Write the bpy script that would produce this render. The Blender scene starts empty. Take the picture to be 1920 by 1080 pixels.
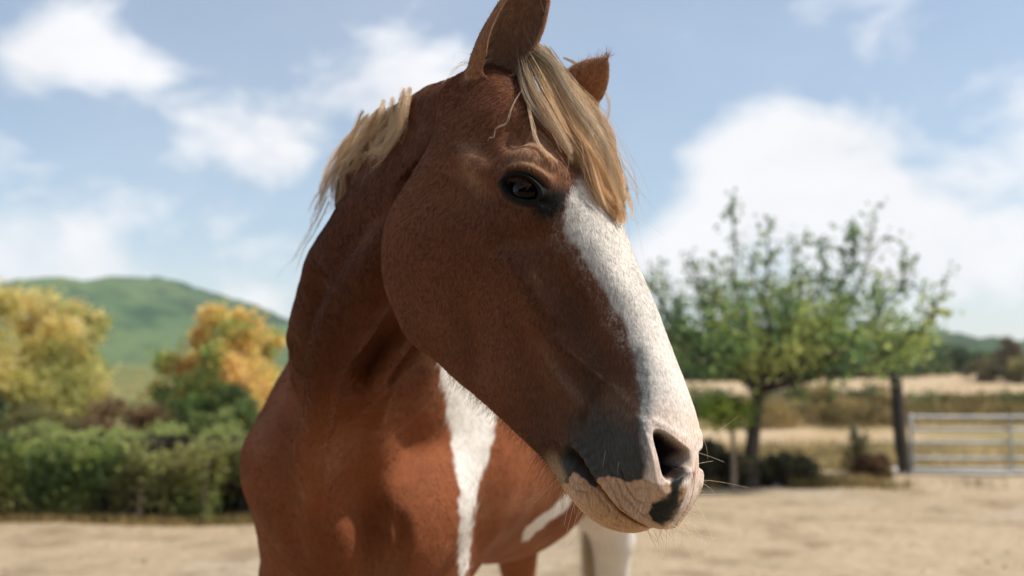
import bpy, bmesh, math, random
import numpy as np
from mathutils import Vector, Matrix

R = math.radians
rng = np.random.default_rng(7)
random.seed(7)
scene = bpy.context.scene
COL = scene.collection

# ------------------------------------------------------------------ camera
CAM_H = 1.35
PITCH = R(6)
cam_data = bpy.data.cameras.new('camera')
cam_data.sensor_width = 36.0
cam_data.lens = 35.0
cam_data.clip_start = 0.05
cam_data.clip_end = 6000
cam_data.dof.use_dof = True
cam_data.dof.focus_distance = 1.27
cam_data.dof.aperture_fstop = 3.1
cam = bpy.data.objects.new('camera', cam_data)
COL.objects.link(cam)
cam.location = (0, 0, CAM_H)
cam.rotation_euler = (R(90) + PITCH, 0, 0)
scene.camera = cam

# ------------------------------------------------------------------ sky, sun, exposure
SUN_AZ = R(96)       # clockwise from +Y (view direction) towards +X (right)
SUN_EL = R(54)
world = bpy.data.worlds.new('World')
scene.world = world
world.use_nodes = True
sun_data = bpy.data.lights.new('sun', 'SUN')
sun_data.energy = 2.3
sun_data.angle = R(3.0)
sun_data.color = (1.0, 0.93, 0.82)
sun = bpy.data.objects.new('sun', sun_data)
COL.objects.link(sun)
sun_dir = Vector((math.sin(SUN_AZ) * math.cos(SUN_EL), math.cos(SUN_AZ) * math.cos(SUN_EL), math.sin(SUN_EL)))
sun.rotation_euler = sun_dir.to_track_quat('Z', 'Y').to_euler()

vs = scene.view_settings
vs.view_transform = 'Standard'
vs.look = 'None'
vs.exposure = 1.05
vs.gamma = 1.0
vs.use_curve_mapping = False
try:
    scene.cycles.use_denoising = True
    scene.cycles.max_bounces = 8
    scene.cycles.transparent_max_bounces = 8
except Exception:
    pass

def sky_dir(px, py):
    c, s = math.cos(PITCH), math.sin(PITCH); x = (px - 960) / 1866.67; up = (540 - py) / 1866.67
    return Vector((x, c - s * up, s + c * up)).normalized()

# cumulus and thin cloud: centre (as seen from the paddock), angular size in degrees, weight
CLOUDS = [(50, 100, 2.0, .70), (130, 62, 1.9, .80), (175, 90, 1.6, .72), (30, 140, 1.9, .5), (110, 125, 2.0, .6), (235, 132, 1.7, .62), (300, 148, 1.3, .45), (-120, 110, 4, .7),
          (370, 235, 2.2, .8), (450, 265, 2.6, .8), (560, 235, 3.0, .95), (670, 195, 3.0, .95), (770, 160, 2.6, .9), (520, 300, 1.8, .45), (830, 170, 2.6, .7),
          (1340, 310, 2.4, .75), (1430, 285, 2.9, .95), (1540, 290, 3.0, .95), (1610, 320, 2.4, .8), (1470, 350, 3.2, .9), (1580, 370, 2.6, .7),
          (1280, 455, 4, .7), (1500, 475, 5, .65), (1750, 505, 6, .85), (1900, 440, 4, .55), (1250, 560, 5, .8), (1720, 430, 3, .6),
          (150, 505, 5, .8), (400, 545, 5, .85), (0, 490, 5, .75), (560, 480, 4.5, .6), (250, 400, 3, .2), (1750, 90, 7, .30), (1850, 200, 5, .30), (1600, 60, 5, .22), (0, 250, 1.2, .5), (1160, 215, 1.0, .25)]

def build_world():
    nt = world.node_tree
    N, L = nt.nodes, nt.links
    N.clear()
    def math_(op, a, b=None, c=None, clamp=False):
        n = N.new('ShaderNodeMath'); n.operation = op; n.use_clamp = clamp
        for i, v in enumerate((a, b, c)):
            if v is None: continue
            if isinstance(v, (int, float)): n.inputs[i].default_value = v
            else: L.new(v, n.inputs[i])
        return n.outputs[0]
    out = N.new('ShaderNodeOutputWorld')
    bg = N.new('ShaderNodeBackground')
    sky = N.new('ShaderNodeTexSky')
    sky.sky_type = 'NISHITA'; sky.sun_disc = False
    sky.sun_elevation = SUN_EL; sky.sun_rotation = SUN_AZ
    sky.air_density = 1.0; sky.dust_density = 1.2; sky.ozone_density = 1.0
    tc = N.new('ShaderNodeTexCoord')
    nv = N.new('ShaderNodeVectorMath'); nv.operation = 'NORMALIZE'; L.new(tc.outputs['Generated'], nv.inputs[0])
    d = nv.outputs[0]
    sep = N.new('ShaderNodeSeparateXYZ'); L.new(d, sep.inputs[0])
    # billowing noise, a little flattened
    mp = N.new('ShaderNodeMapping'); mp.inputs['Scale'].default_value = (1, 1, 1.7); L.new(d, mp.inputs[0])
    n1 = N.new('ShaderNodeTexNoise'); n1.inputs['Scale'].default_value = 7; n1.inputs['Detail'].default_value = 9; n1.inputs['Roughness'].default_value = .55; n1.inputs['Distortion'].default_value = .3
    L.new(mp.outputs[0], n1.inputs['Vector'])
    n2 = N.new('ShaderNodeTexNoise'); n2.inputs['Scale'].default_value = 2.2; n2.inputs['Detail'].default_value = 5; L.new(mp.outputs[0], n2.inputs['Vector'])
    tot = None
    for px, py, size, w in CLOUDS:
        c = sky_dir(px, py); k = 1 / (1 - math.cos(math.radians(size)))
        dt = N.new('ShaderNodeVectorMath'); dt.operation = 'DOT_PRODUCT'; L.new(d, dt.inputs[0]); dt.inputs[1].default_value = c
        e = math_('MULTIPLY_ADD', dt.outputs['Value'], k, -k)
        e = math_('EXPONENT', e); e = math_('MULTIPLY', e, w * .54)
        tot = e if tot is None else math_('ADD', tot, e)
    tot = math_('MINIMUM', tot, 1.05)
    # the same broken cloud goes on over the rest of the sky
    gen = math_('MULTIPLY', math_('SUBTRACT', n2.outputs['Fac'], .42), 3.2, clamp=True)
    fwd = math_('MULTIPLY_ADD', sep.outputs['Y'], -6, 5.2, clamp=True)
    gen = math_('MULTIPLY', math_('MULTIPLY', gen, .9), fwd)
    tot = math_('MAXIMUM', tot, gen)
    b = math_('MULTIPLY_ADD', math_('SUBTRACT', n1.outputs['Fac'], .5), 2.1, tot)
    mr = N.new('ShaderNodeMapRange'); mr.interpolation_type = 'SMOOTHSTEP'
    mr.inputs['From Min'].default_value = .12; mr.inputs['From Max'].default_value = .90; L.new(b, mr.inputs['Value'])
    cloud = mr.outputs[0]
    veil = math_('MULTIPLY', math_('MULTIPLY', n2.outputs['Fac'], .40), 1.0)
    hz = math_('MULTIPLY', math_('EXPONENT', math_('MULTIPLY', math_('MAXIMUM', sep.outputs['Z'], 0.0), -8.0)), .8)
    fac = math_('MAXIMUM', math_('MAXIMUM', math_('MULTIPLY', cloud, .95), veil), hz, clamp=True)
    shade = N.new('ShaderNodeMapRange'); shade.inputs['From Min'].default_value = .3; shade.inputs['From Max'].default_value = .7
    shade.inputs['To Min'].default_value = .93; shade.inputs['To Max'].default_value = 1.03; L.new(n1.outputs['Fac'], shade.inputs['Value'])
    cc = N.new('ShaderNodeMixRGB'); cc.blend_type = 'MULTIPLY'; cc.inputs[0].default_value = 1; cc.inputs[1].default_value = (CLOUD_L * .985, CLOUD_L * .99, CLOUD_L * 1.015, 1)
    L.new(shade.outputs[0], cc.inputs[2])
    tint = N.new('ShaderNodeMixRGB'); tint.blend_type = 'MULTIPLY'; tint.inputs[0].default_value = 1; tint.inputs[2].default_value = (SKY_K * .92, SKY_K * .985, SKY_K * .97, 1)
    L.new(sky.outputs[0], tint.inputs[1])
    mx = N.new('ShaderNodeMixRGB'); L.new(fac, mx.inputs[0]); L.new(tint.outputs[0], mx.inputs[1]); L.new(cc.outputs[0], mx.inputs[2])
    L.new(mx.outputs[0], bg.inputs['Color'])
    bg.inputs['Strength'].default_value = .1
    L.new(bg.outputs[0], out.inputs['Surface'])
CLOUD_L = 4.95
SKY_K = .76
build_world()

# ------------------------------------------------------------------ small helpers
def link(o, parent=None):
    COL.objects.link(o)
    if parent is not None:
        o.parent = parent
    return o

def tag(o, label=None, cat=None, group=None, kind=None):
    if label: o['label'] = label
    if cat: o['category'] = cat
    if group: o['group'] = group
    if kind: o['kind'] = kind
    return o

def empty(name, loc=(0, 0, 0), rz=0.0):
    o = bpy.data.objects.new(name, None)
    o.empty_display_size = 0.1
    o.location = loc
    o.rotation_euler = (0, 0, rz)
    COL.objects.link(o)
    return o

def np_mesh(name, V, F, smooth=True):
    """V (n,3); F list of arrays of equal-length faces (quads or tris)"""
    me = bpy.data.meshes.new(name)
    V = np.ascontiguousarray(V, np.float32)
    Fs = F if isinstance(F, (list, tuple)) else [F]
    Fs = [np.asarray(f, np.int32) for f in Fs if len(f)]
    me.vertices.add(len(V)); me.vertices.foreach_set('co', V.ravel())
    nl = sum(f.size for f in Fs); npoly = sum(len(f) for f in Fs)
    me.loops.add(nl); me.polygons.add(npoly)
    me.loops.foreach_set('vertex_index', np.concatenate([f.ravel() for f in Fs]))
    tot = np.concatenate([np.full(len(f), f.shape[1], np.int32) for f in Fs])
    start = np.concatenate([[0], np.cumsum(tot)[:-1]]).astype(np.int32)
    me.polygons.foreach_set('loop_start', start)
    me.polygons.foreach_set('loop_total', tot)
    me.update(calc_edges=True)
    me.validate()
    if smooth:
        me.polygons.foreach_set('use_smooth', np.ones(len(me.polygons), bool))
    return me

def get_co(me):
    a = np.empty(len(me.vertices) * 3, np.float32)
    me.vertices.foreach_get('co', a)
    return a.reshape(-1, 3).astype(float)

def get_no(me):
    a = np.empty(len(me.vertices) * 3, np.float32)
    me.vertices.foreach_get('normal', a)
    return a.reshape(-1, 3).astype(float)

def set_col(me, name, rgb):
    at = me.color_attributes.new(name, 'FLOAT_COLOR', 'POINT')
    a = np.ones((len(rgb), 4), np.float32); a[:, :3] = rgb
    at.data.foreach_set('color', a.ravel())

def sstep(a, b, x):
    t = np.clip((x - a) / (b - a), 0, 1)
    return t * t * (3 - 2 * t)

def mixc(c0, c1, t):
    return c0 + (np.asarray(c1, float) - c0) * np.asarray(t)[..., None]

def _hash(i, j, k, s):
    n = (i * 374761393 + j * 668265263 + k * 2147483647 + s * 1274126177) & 0xffffffff
    n = ((n ^ (n >> 13)) * 1274126177) & 0xffffffff
    n = n ^ (n >> 16)
    return (n & 0xffff) / 65535.0 * 2 - 1

def vnoise(P, scale, seed=0):
    """smooth value noise in -1..1 at points P"""
    Q = np.asarray(P, float) * scale
    I = np.floor(Q).astype(np.int64); f = Q - I
    f = f * f * f * (f * (f * 6 - 15) + 10)
    r = 0
    for a in (0, 1):
        for b in (0, 1):
            for c in (0, 1):
                w = (f[..., 0] if a else 1 - f[..., 0]) * (f[..., 1] if b else 1 - f[..., 1]) * (f[..., 2] if c else 1 - f[..., 2])
                r = r + w * _hash(I[..., 0] + a, I[..., 1] + b, I[..., 2] + c, seed)
    return r

def fbm(P, scale, oct=3, seed=0):
    r = 0; a = 1.0
    for k in range(oct):
        r = r + a * vnoise(P, scale * 2**k, seed + k * 17); a *= 0.5
    return r

def seg_dist(P, pts):
    """distance of 2-D points P (...,2) to polyline; returns dist, signed side, parameter 0..1"""
    pts = np.asarray(pts, float)
    best = None; L = np.concatenate([[0], np.cumsum(np.linalg.norm(np.diff(pts, axis=0), axis=1))])
    for i in range(len(pts) - 1):
        a, b = pts[i], pts[i + 1]; ab = b - a
        t = np.clip(((P - a) @ ab) / (ab @ ab), 0, 1)
        q = P - a - t[..., None] * ab
        d = np.sqrt((q**2).sum(-1)); s = ab[0] * q[..., 1] - ab[1] * q[..., 0]
        par = (L[i] + t * (L[i + 1] - L[i])) / L[-1]
        if best is None: best = [d, s, par]
        else:
            m = d < best[0]
            best = [np.where(m, d, best[0]), np.where(m, s, best[1]), np.where(m, par, best[2])]
    return best

def in_poly(P, poly):
    poly = np.asarray(poly, float); x, y = P[..., 0], P[..., 1]
    ins = np.zeros(x.shape, bool); n = len(poly)
    for i in range(n):
        x0, y0 = poly[i]; x1, y1 = poly[(i + 1) % n]
        c = ((y0 > y) != (y1 > y)) & (x < (x1 - x0) * (y - y0) / (y1 - y0 + 1e-12) + x0)
        ins ^= c
    return ins

# ------------------------------------------------------------------ materials of the place
def new_mat(name):
    m = bpy.data.materials.new(name); m.use_nodes = True
    nt = m.node_tree
    return m, nt, nt.nodes['Principled BSDF']

def mat_simple(name, col, rough=.8, noise=None, bump=None, metal=0.0, coords='Object'):
    m, nt, p = new_mat(name)
    N, L = nt.nodes, nt.links
    p.inputs['Roughness'].default_value = rough; p.inputs['Metallic'].default_value = metal
    p.inputs['Base Color'].default_value = (*col, 1)
    tc = N.new('ShaderNodeTexCoord')
    if noise:
        sc, c2, lo, hi = noise
        n = N.new('ShaderNodeTexNoise'); n.inputs['Scale'].default_value = sc; n.inputs['Detail'].default_value = 6
        L.new(tc.outputs[coords], n.inputs['Vector'])
        r = N.new('ShaderNodeMapRange'); r.inputs['From Min'].default_value = lo; r.inputs['From Max'].default_value = hi
        mx = N.new('ShaderNodeMixRGB'); mx.inputs[1].default_value = (*col, 1); mx.inputs[2].default_value = (*c2, 1)
        L.new(n.outputs['Fac'], r.inputs['Value']); L.new(r.outputs[0], mx.inputs[0]); L.new(mx.outputs[0], p.inputs['Base Color'])
    if bump:
        sc, st, dist = bump
        n = N.new('ShaderNodeTexNoise'); n.inputs['Scale'].default_value = sc; n.inputs['Detail'].default_value = 8
        L.new(tc.outputs[coords], n.inputs['Vector'])
        b = N.new('ShaderNodeBump'); b.inputs['Strength'].default_value = st; b.inputs['Distance'].default_value = dist
        L.new(n.outputs['Fac'], b.inputs['Height']); L.new(b.outputs[0], p.inputs['Normal'])
    return m

def leaf_material(name='leaves', trans=.55):
    m, nt, p = new_mat(name)
    N, L = nt.nodes, nt.links
    at = N.new('ShaderNodeAttribute'); at.attribute_name = 'tint'
    L.new(at.outputs['Color'], p.inputs['Base Color'])
    p.inputs['Roughness'].default_value = .55; p.inputs['Specular IOR Level'].default_value = .35
    tr = N.new('ShaderNodeBsdfTranslucent')
    hs = N.new('ShaderNodeHueSaturation'); hs.inputs['Value'].default_value = 1.7; hs.inputs['Saturation'].default_value = 1.1
    L.new(at.outputs['Color'], hs.inputs['Color']); L.new(hs.outputs[0], tr.inputs['Color'])
    mx = N.new('ShaderNodeMixShader'); mx.inputs[0].default_value = trans
    L.new(p.outputs[0], mx.inputs[1]); L.new(tr.outputs[0], mx.inputs[2]); L.new(mx.outputs[0], nt.nodes['Material Output'].inputs['Surface'])
    return m

LEAF = leaf_material()
BARK = mat_simple('bark', (.036, .028, .022), .9, (14, (.075, .060, .047), .4, .7), (30, .6, .02))
STEM = mat_simple('stem', (.10, .075, .05), .9, (14, (.16, .12, .08), .4, .7), (30, .5, .01))

def ground_z(x, y):
    """height of the land"""
    x = np.asarray(x, float); y = np.asarray(y, float)
    r = np.clip(y - 22, 0, None)
    z = .045 * r * sstep(0, 14, r) 
    z = np.where(r > 110, .045 * 110 + .02 * (r - 110), z)
    z = np.where(r > 500, .045 * 110 + .02 * 390, z)
    P = np.stack([x, y, 0 * x], -1)
    z = z + .016 * vnoise(P, .9, 3) * sstep(3, 8, np.abs(y)) + .006 * vnoise(P, 4.0, 4) + .12 * vnoise(P, .12, 5) * sstep(20, 40, y)
    return z

def build_ground():
    def axis(lim0, lim1, fine0, fine1, step, grow):
        a = list(np.arange(fine0, fine1, step)); s = step
        while a[-1] < lim1: s *= grow; a.append(a[-1] + s)
        s = step
        while a[0] > lim0: s *= grow; a.insert(0, a[0] - s)
        return np.array(a)
    xs = axis(-900, 900, -9, 11, .11, 1.09); ys = axis(-500, 900, 5, 26, .11, 1.07)
    X, Y = np.meshgrid(xs, ys, indexing='xy')
    V = np.stack([X, Y, ground_z(X, Y)], -1).reshape(-1, 3)
    ny, nx = X.shape
    i, j = np.meshgrid(np.arange(ny - 1), np.arange(nx - 1), indexing='ij'); a = i * nx + j
    F = np.stack([a, a + 1, a + nx + 1, a + nx], -1).reshape(-1, 4)
    me = np_mesh('ground', V, [F])
    # land use: sand of the paddock, dry grass, pale stubble field
    P = np.stack([V[:, 0], V[:, 1], 0 * V[:, 0]], -1)
    n1, n2, n3 = fbm(P, .5, 3, 11), fbm(P, 2.2, 3, 12), fbm(P, 7, 2, 13)
    sand = mixc(np.broadcast_to(np.array([.45, .345, .23]), V.shape).copy(), [.325, .25, .16], np.clip(.45 + .45 * n1 + .3 * n2, 0, 1))
    sand = mixc(sand, [.25, .18, .11], np.clip(sstep(.35, .9, n2 + .5 * n3) * .7, 0, 1))
    sand = mixc(sand, [.43, .35, .25], np.clip(sstep(.3, .9, n1 - .4 * n3) * .8, 0, 1))
    dry = mixc(np.broadcast_to(np.array([.36, .265, .14]), V.shape).copy(), [.22, .19, .07], np.clip(.4 + .8 * n1, 0, 1))
    pale = mixc(np.broadcast_to(np.array([.50, .38, .25]), V.shape).copy(), [.42, .30, .17], np.clip(.5 + .8 * n1, 0, 1))
    green = mixc(np.broadcast_to(np.array([.13, .15, .045]), V.shape).copy(), [.24, .20, .08], np.clip(.4 + .8 * n1, 0, 1))
    y = V[:, 1] + .8 * n1 + .35 * n2; x = V[:, 0]
    c = sand
    c = c + (dry - c) * sstep(17.6, 18.6, y)[:, None]
    c = c + (pale - c) * (sstep(24.5, 25.5, y) * sstep(31, 29.5, y) * sstep(2, 4, x) * sstep(14, 10, x))[:, None]
    c = c + (pale - c) * (sstep(44, 47, y) * sstep(95, 85, y) * sstep(3, 8, x))[:, None]
    lf = sstep(-1.5, -3.0, x + .3 * n1) * sstep(11.6, 12.2, y)
    c = c + (green - c) * lf[:, None]
    c = c + (green - c) * (sstep(95, 110, y) * .8)[:, None]
    unseen_dark = mixc(np.broadcast_to(np.array([.15, .13, .07]), V.shape).copy(), [.20, .16, .10], np.clip(.5 + .9 * n2, 0, 1))
    c = c + (unseen_dark - c) * (.8 * sstep(2.0, -1.0, y))[:, None]  # unseen ground near the camera darkened to cut bounce light on the horse
    set_col(me, 'tint', np.clip(c, 0, 1))
    m, nt, p = new_mat('earth')
    N, L = nt.nodes, nt.links
    at = N.new('ShaderNodeAttribute'); at.attribute_name = 'tint'
    tc = N.new('ShaderNodeTexCoord')
    n = N.new('ShaderNodeTexNoise'); n.inputs['Scale'].default_value = 9; n.inputs['Detail'].default_value = 9; n.inputs['Roughness'].default_value = .7
    L.new(tc.outputs['Object'], n.inputs['Vector'])
    r = N.new('ShaderNodeMapRange'); r.inputs['From Min'].default_value = .3; r.inputs['From Max'].default_value = .7; r.inputs['To Min'].default_value = .72; r.inputs['To Max'].default_value = 1.2
    L.new(n.outputs['Fac'], r.inputs['Value'])
    mu = N.new('ShaderNodeMixRGB'); mu.blend_type = 'MULTIPLY'; mu.inputs[0].default_value = 1
    L.new(at.outputs['Color'], mu.inputs[1]); L.new(r.outputs[0], mu.inputs[2]); L.new(mu.outputs[0], p.inputs['Base Color'])
    p.inputs['Roughness'].default_value = .95; p.inputs['Specular IOR Level'].default_value = .15
    n2 = N.new('ShaderNodeTexNoise'); n2.inputs['Scale'].default_value = 22; n2.inputs['Detail'].default_value = 9; n2.inputs['Roughness'].default_value = .7
    L.new(tc.outputs['Object'], n2.inputs['Vector'])
    b = N.new('ShaderNodeBump'); b.inputs['Strength'].default_value = .6; b.inputs['Distance'].default_value = .03
    L.new(n2.outputs['Fac'], b.inputs['Height']); L.new(b.outputs[0], p.inputs['Normal'])
    me.materials.append(m)
    o = link(bpy.data.objects.new('ground', me)); tag(o, kind='structure')
    # concrete apron under the gate
    xs = np.linspace(6.2, 13, 40); ys = np.linspace(16.55, 18.1, 8)
    X, Y = np.meshgrid(xs, ys); Z = ground_z(X, Y) + .03 + .004 * vnoise(np.stack([X, Y, X], -1), 3, 2)
    ny, nx = X.shape; i, j = np.meshgrid(np.arange(ny - 1), np.arange(nx - 1), indexing='ij'); a = i * nx + j
    Y = Y + .10 * vnoise(np.stack([X, Y, 0 * X], -1), 1.3, 8)
    me = np_mesh('track', np.stack([X, Y, Z], -1).reshape(-1, 3), [np.stack([a, a + 1, a + nx + 1, a + nx], -1).reshape(-1, 4)])
    me.materials.append(mat_simple('pale_gravel', (.50, .46, .42), .95, (6, (.36, .32, .27), .35, .7), (40, .6, .01)))
    tag(link(bpy.data.objects.new('track', me)), kind='structure')

def build_hills():
    m, nt, p = new_mat('wooded_hill')
    N, L = nt.nodes, nt.links
    at = N.new('ShaderNodeAttribute'); at.attribute_name = 'tint'; L.new(at.outputs['Color'], p.inputs['Base Color'])
    p.inputs['Roughness'].default_value = .9; p.inputs['Specular IOR Level'].default_value = .1
    def ridge(name, pts, dist, front, nx, ny, bump, cols, seed):
        pts = np.array(pts, float)
        px = (pts[:, 0] - 960) / 1866.67 * dist; pz = CAM_H + (736 - pts[:, 1]) / 1866.67 * dist
        xs = np.linspace(px[0], px[-1], nx); top = pchip(px, pz, xs)
        t = np.linspace(0, 1.25, ny)
        X, Tt = np.meshgrid(xs, t, indexing='xy')
        Y = dist - front * (1 - Tt)
        base = ground_z(X, Y) - 2
        prof = np.where(Tt <= 1, np.sin(np.clip(Tt, 0, 1) * np.pi / 2) ** 1.25, 1 - (Tt - 1) * 1.5)
        Z = base + (top[None] - base) * prof
        P = np.stack([X, Y, Z], -1)
        gully = fbm(P * np.array([1, .45, .6]), 1 / 70, 3, seed)
        Z = Z + gully * 5 * np.sin(np.clip(Tt, 0, 1) * np.pi)
        cell = vnoise(P, 1 / 5.5, seed + 1); cell2 = vnoise(P, 1 / 11., seed + 2)
        Z = Z + bump * (np.abs(cell) * 1.5 + cell2)
        V = np.stack([X + bump * .5 * vnoise(P, 1 / 4., seed + 5), Y, Z], -1).reshape(-1, 3)
        i, j = np.meshgrid(np.arange(ny - 1), np.arange(nx - 1), indexing='ij'); a = i * nx + j
        me = np_mesh(name, V, [np.stack([a, a + 1, a + nx + 1, a + nx], -1).reshape(-1, 4)])
        n = fbm(P.reshape(-1, 3) * np.array([1, .35, 1.0]), 1 / 45, 3, seed + 3); n2 = vnoise(P.reshape(-1, 3), 1 / 7., seed + 4)
        c = mixc(np.broadcast_to(np.array(cols[0]), V.shape).copy(), cols[1], np.clip(.5 + .9 * n, 0, 1))
        c = mixc(c, cols[2], sstep(.10, .6, n2 - .6 * n) * .8)
        c = mixc(c, cols[2], sstep(.25, .55, fbm(P.reshape(-1, 3) * np.array([1, .25, 2.2]), 1 / 38, 2, seed + 8)) * .75)
        set_col(me, 'tint', c); me.materials.append(m)
        tag(link(bpy.data.objects.new(name, me)), kind='structure')
    ridge('hill', [(-900, 630), (-500, 615), (-200, 592), (0, 572), (100, 564), (200, 556), (300, 549), (380, 551), (450, 572), (530, 600), (600, 625), (690, 650), (760, 668), (900, 690), (1100, 700)], 520, 330, 320, 150, 1.5,
          [(.062, .115, .055), (.105, .155, .068), (.028, .062, .038)], 3)
    ridge('far_hills', [(900, 690), (1100, 668), (1250, 650), (1400, 640), (1560, 632), (1680, 628), (1740, 640), (1800, 648), (1880, 644), (1960, 640), (2200, 630), (2700, 650)], 420, 160, 260, 60, 1.2,
          [(.055, .095, .045), (.09, .135, .055), (.035, .06, .03)], 23)

# ------------------------------------------------------------------ plants
def leaf_quads(P, size, rnd, up=.3, stretch=1.0):
    """a folded four-cornered leaf at every point"""
    n = len(P)
    d = rnd.normal(size=(n, 3)); d[:, 2] += up; d /= np.linalg.norm(d, axis=1, keepdims=True)
    s = np.cross(d, rnd.normal(size=(n, 3))); s /= np.linalg.norm(s, axis=1, keepdims=True)
    nn = np.cross(d, s)
    L = (size * (.65 + .7 * rnd.random(n)))[:, None]
    w = L * .36 / stretch
    a = P; b = P + d * L * .45 + s * w + nn * L * .08; c = P + d * L; e = P + d * L * .45 - s * w + nn * L * .08
    V = np.stack([a, b, c, e], 1).reshape(-1, 3)
    k = np.arange(n) * 4
    return V, np.stack([k, k + 1, k + 2, k + 3], -1)

def leaf_mesh(name, P, size, tint, rnd, up=.3, parent=None, stretch=1.0):
    V, F = leaf_quads(P, size, rnd, up, stretch)
    me = np_mesh(name, V, [F], smooth=False)
    set_col(me, 'tint', np.repeat(np.clip(tint, 0, 1), 4, axis=0))
    me.materials.append(LEAF)
    return link(bpy.data.objects.new(name, me), parent)

def tube_data(paths, sides=6):
    """paths: list of (k,4) arrays x y z r -> verts, quads"""
    Vs, Fs = [], []; off = 0
    for p in paths:
        p = np.asarray(p, float); k = len(p)
        t = np.gradient(p[:, :3], axis=0); t /= np.linalg.norm(t, axis=1, keepdims=True) + 1e-9
        ref = np.array([.31, .87, .12]); a = np.cross(t, ref); a /= np.linalg.norm(a, axis=1, keepdims=True) + 1e-9
        b = np.cross(t, a); ang = np.arange(sides) * 2 * np.pi / sides
        R_ = p[:, None, 3:4] * (np.cos(ang)[None, :, None] * a[:, None] + np.sin(ang)[None, :, None] * b[:, None])
        Vs.append((p[:, None, :3] + R_).reshape(-1, 3))
        j, m = np.meshgrid(np.arange(k - 1), np.arange(sides), indexing='ij'); m2 = (m + 1) % sides
        Fs.append((np.stack([j * sides + m, j * sides + m2, (j + 1) * sides + m2, (j + 1) * sides + m], -1) + off).reshape(-1, 4))
        off += k * sides
    return np.concatenate(Vs), np.concatenate(Fs)

def tube_mesh(name, paths, mat, parent=None, sides=6):
    V, F = tube_data(paths, sides)
    me = np_mesh(name, V, [F]); me.materials.append(mat)
    return link(bpy.data.objects.new(name, me), parent)

def leaf_tints(P, cols, rnd, scale=1.2, seed=0):
    """leaf colours: clumps of one hue or another plus variation from leaf to leaf"""
    cols = np.array(cols, float); n = len(P)
    f = np.clip(.5 + .75 * fbm(P, scale, 2, seed) + .22 * rnd.normal(size=n), 0, .999) * (len(cols) - 1)
    i = f.astype(int); t = (f - i)[:, None]
    c = cols[i] * (1 - t) + cols[np.minimum(i + 1, len(cols) - 1)] * t
    return c * (.75 + .5 * rnd.random((n, 1)))

def at_px(px, py, D):
    """point at pixel (1920 wide) and distance D along the view direction's ground axis (design helper)"""
    c, s = math.cos(PITCH), math.sin(PITCH); x = (px - 960) / 1866.67; up = (540 - py) / 1866.67
    d = np.array([x, c - s * up, s + c * up]); d *= D / d[1]
    return np.array([0, 0, CAM_H]) + d

def bushy_tree(name, x, y, h, w, cols, label, cat, group, seed, n=9000, leaf=.12, low=.1, lobes=26, trunk_r=.09, squash=.5, mat=None, hollow=.35):
    rnd = np.random.default_rng(seed)
    z0 = float(ground_z(x, y))
    root = empty(name, (x, y, z0)); tag(root, label, cat, group)
    # lobes spread through an uneven crown
    C = []
    for k in range(lobes):
        t = low + (1 - low) * rnd.random() ** .9
        rad = w * .5 * np.sqrt(max(.05, 1 - ((t - .42) / .62)**2)) * (.45 + .6 * rnd.random())
        a = rnd.random() * 6.283
        C.append((math.cos(a) * rad, math.sin(a) * rad, t * h * .92, (.11 + .11 * rnd.random()) * w * (1.15 - .45 * t) * (26 / max(26, lobes)) ** .25))
    C = np.array(C)
    i = rnd.choice(lobes, n, p=C[:, 3]**2 / (C[:, 3]**2).sum())
    d = rnd.normal(size=(n, 3)); d /= np.linalg.norm(d, axis=1, keepdims=True)
    r = (hollow + (1.15 - hollow) * rnd.random(n) ** .6)[:, None]
    P = C[i, :3] + d * r * C[i, 3:4] * np.array([1, 1, .85])
    k = rnd.random(n) < .22; P[k] += np.clip(rnd.normal(size=(k.sum(), 3)), -1.4, 1.4) * w * .07
    P[:, 2] = np.maximum(P[:, 2], .03 * h + .05 * rnd.random(n))
    tint = leaf_tints(P + np.array([x, y, 0]), cols, rnd, 2.2 / w, seed)
    leaf_mesh('crown' if 'tree' in name else 'foliage', P, leaf, tint, rnd, .3, root)
    paths = []
    top = C[np.argmax(C[:, 2])]
    s = np.linspace(0, 1, 8)
    tr = np.stack([.06 * h * np.sin(2 * s + seed), .05 * h * np.sin(3 * s + 2 * seed), s * h * .75, trunk_r * (1.15 - .95 * s)], -1); tr[0, 2] = -.1
    paths.append(tr)
    for k in rnd.choice(lobes, min(lobes, 12), replace=False):
        b = tr[min(7, 1 + int(C[k, 2] / h * 6))]; e = C[k]
        q = np.linspace(0, 1, 6)[:, None]
        pth = b[:3] * (1 - q) + e[:3] * q + np.array([0, 0, .06 * h]) * np.sin(q * 3.14) + .02 * h * rnd.normal(size=(6, 3)) * q * (1 - q) * 4
        paths.append(np.hstack([pth, b[3] * .55 * (1 - .85 * q)]))
    tube_mesh('trunk' if 'tree' in name else 'stem', paths, mat or BARK, root, 7)
    return root

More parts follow.
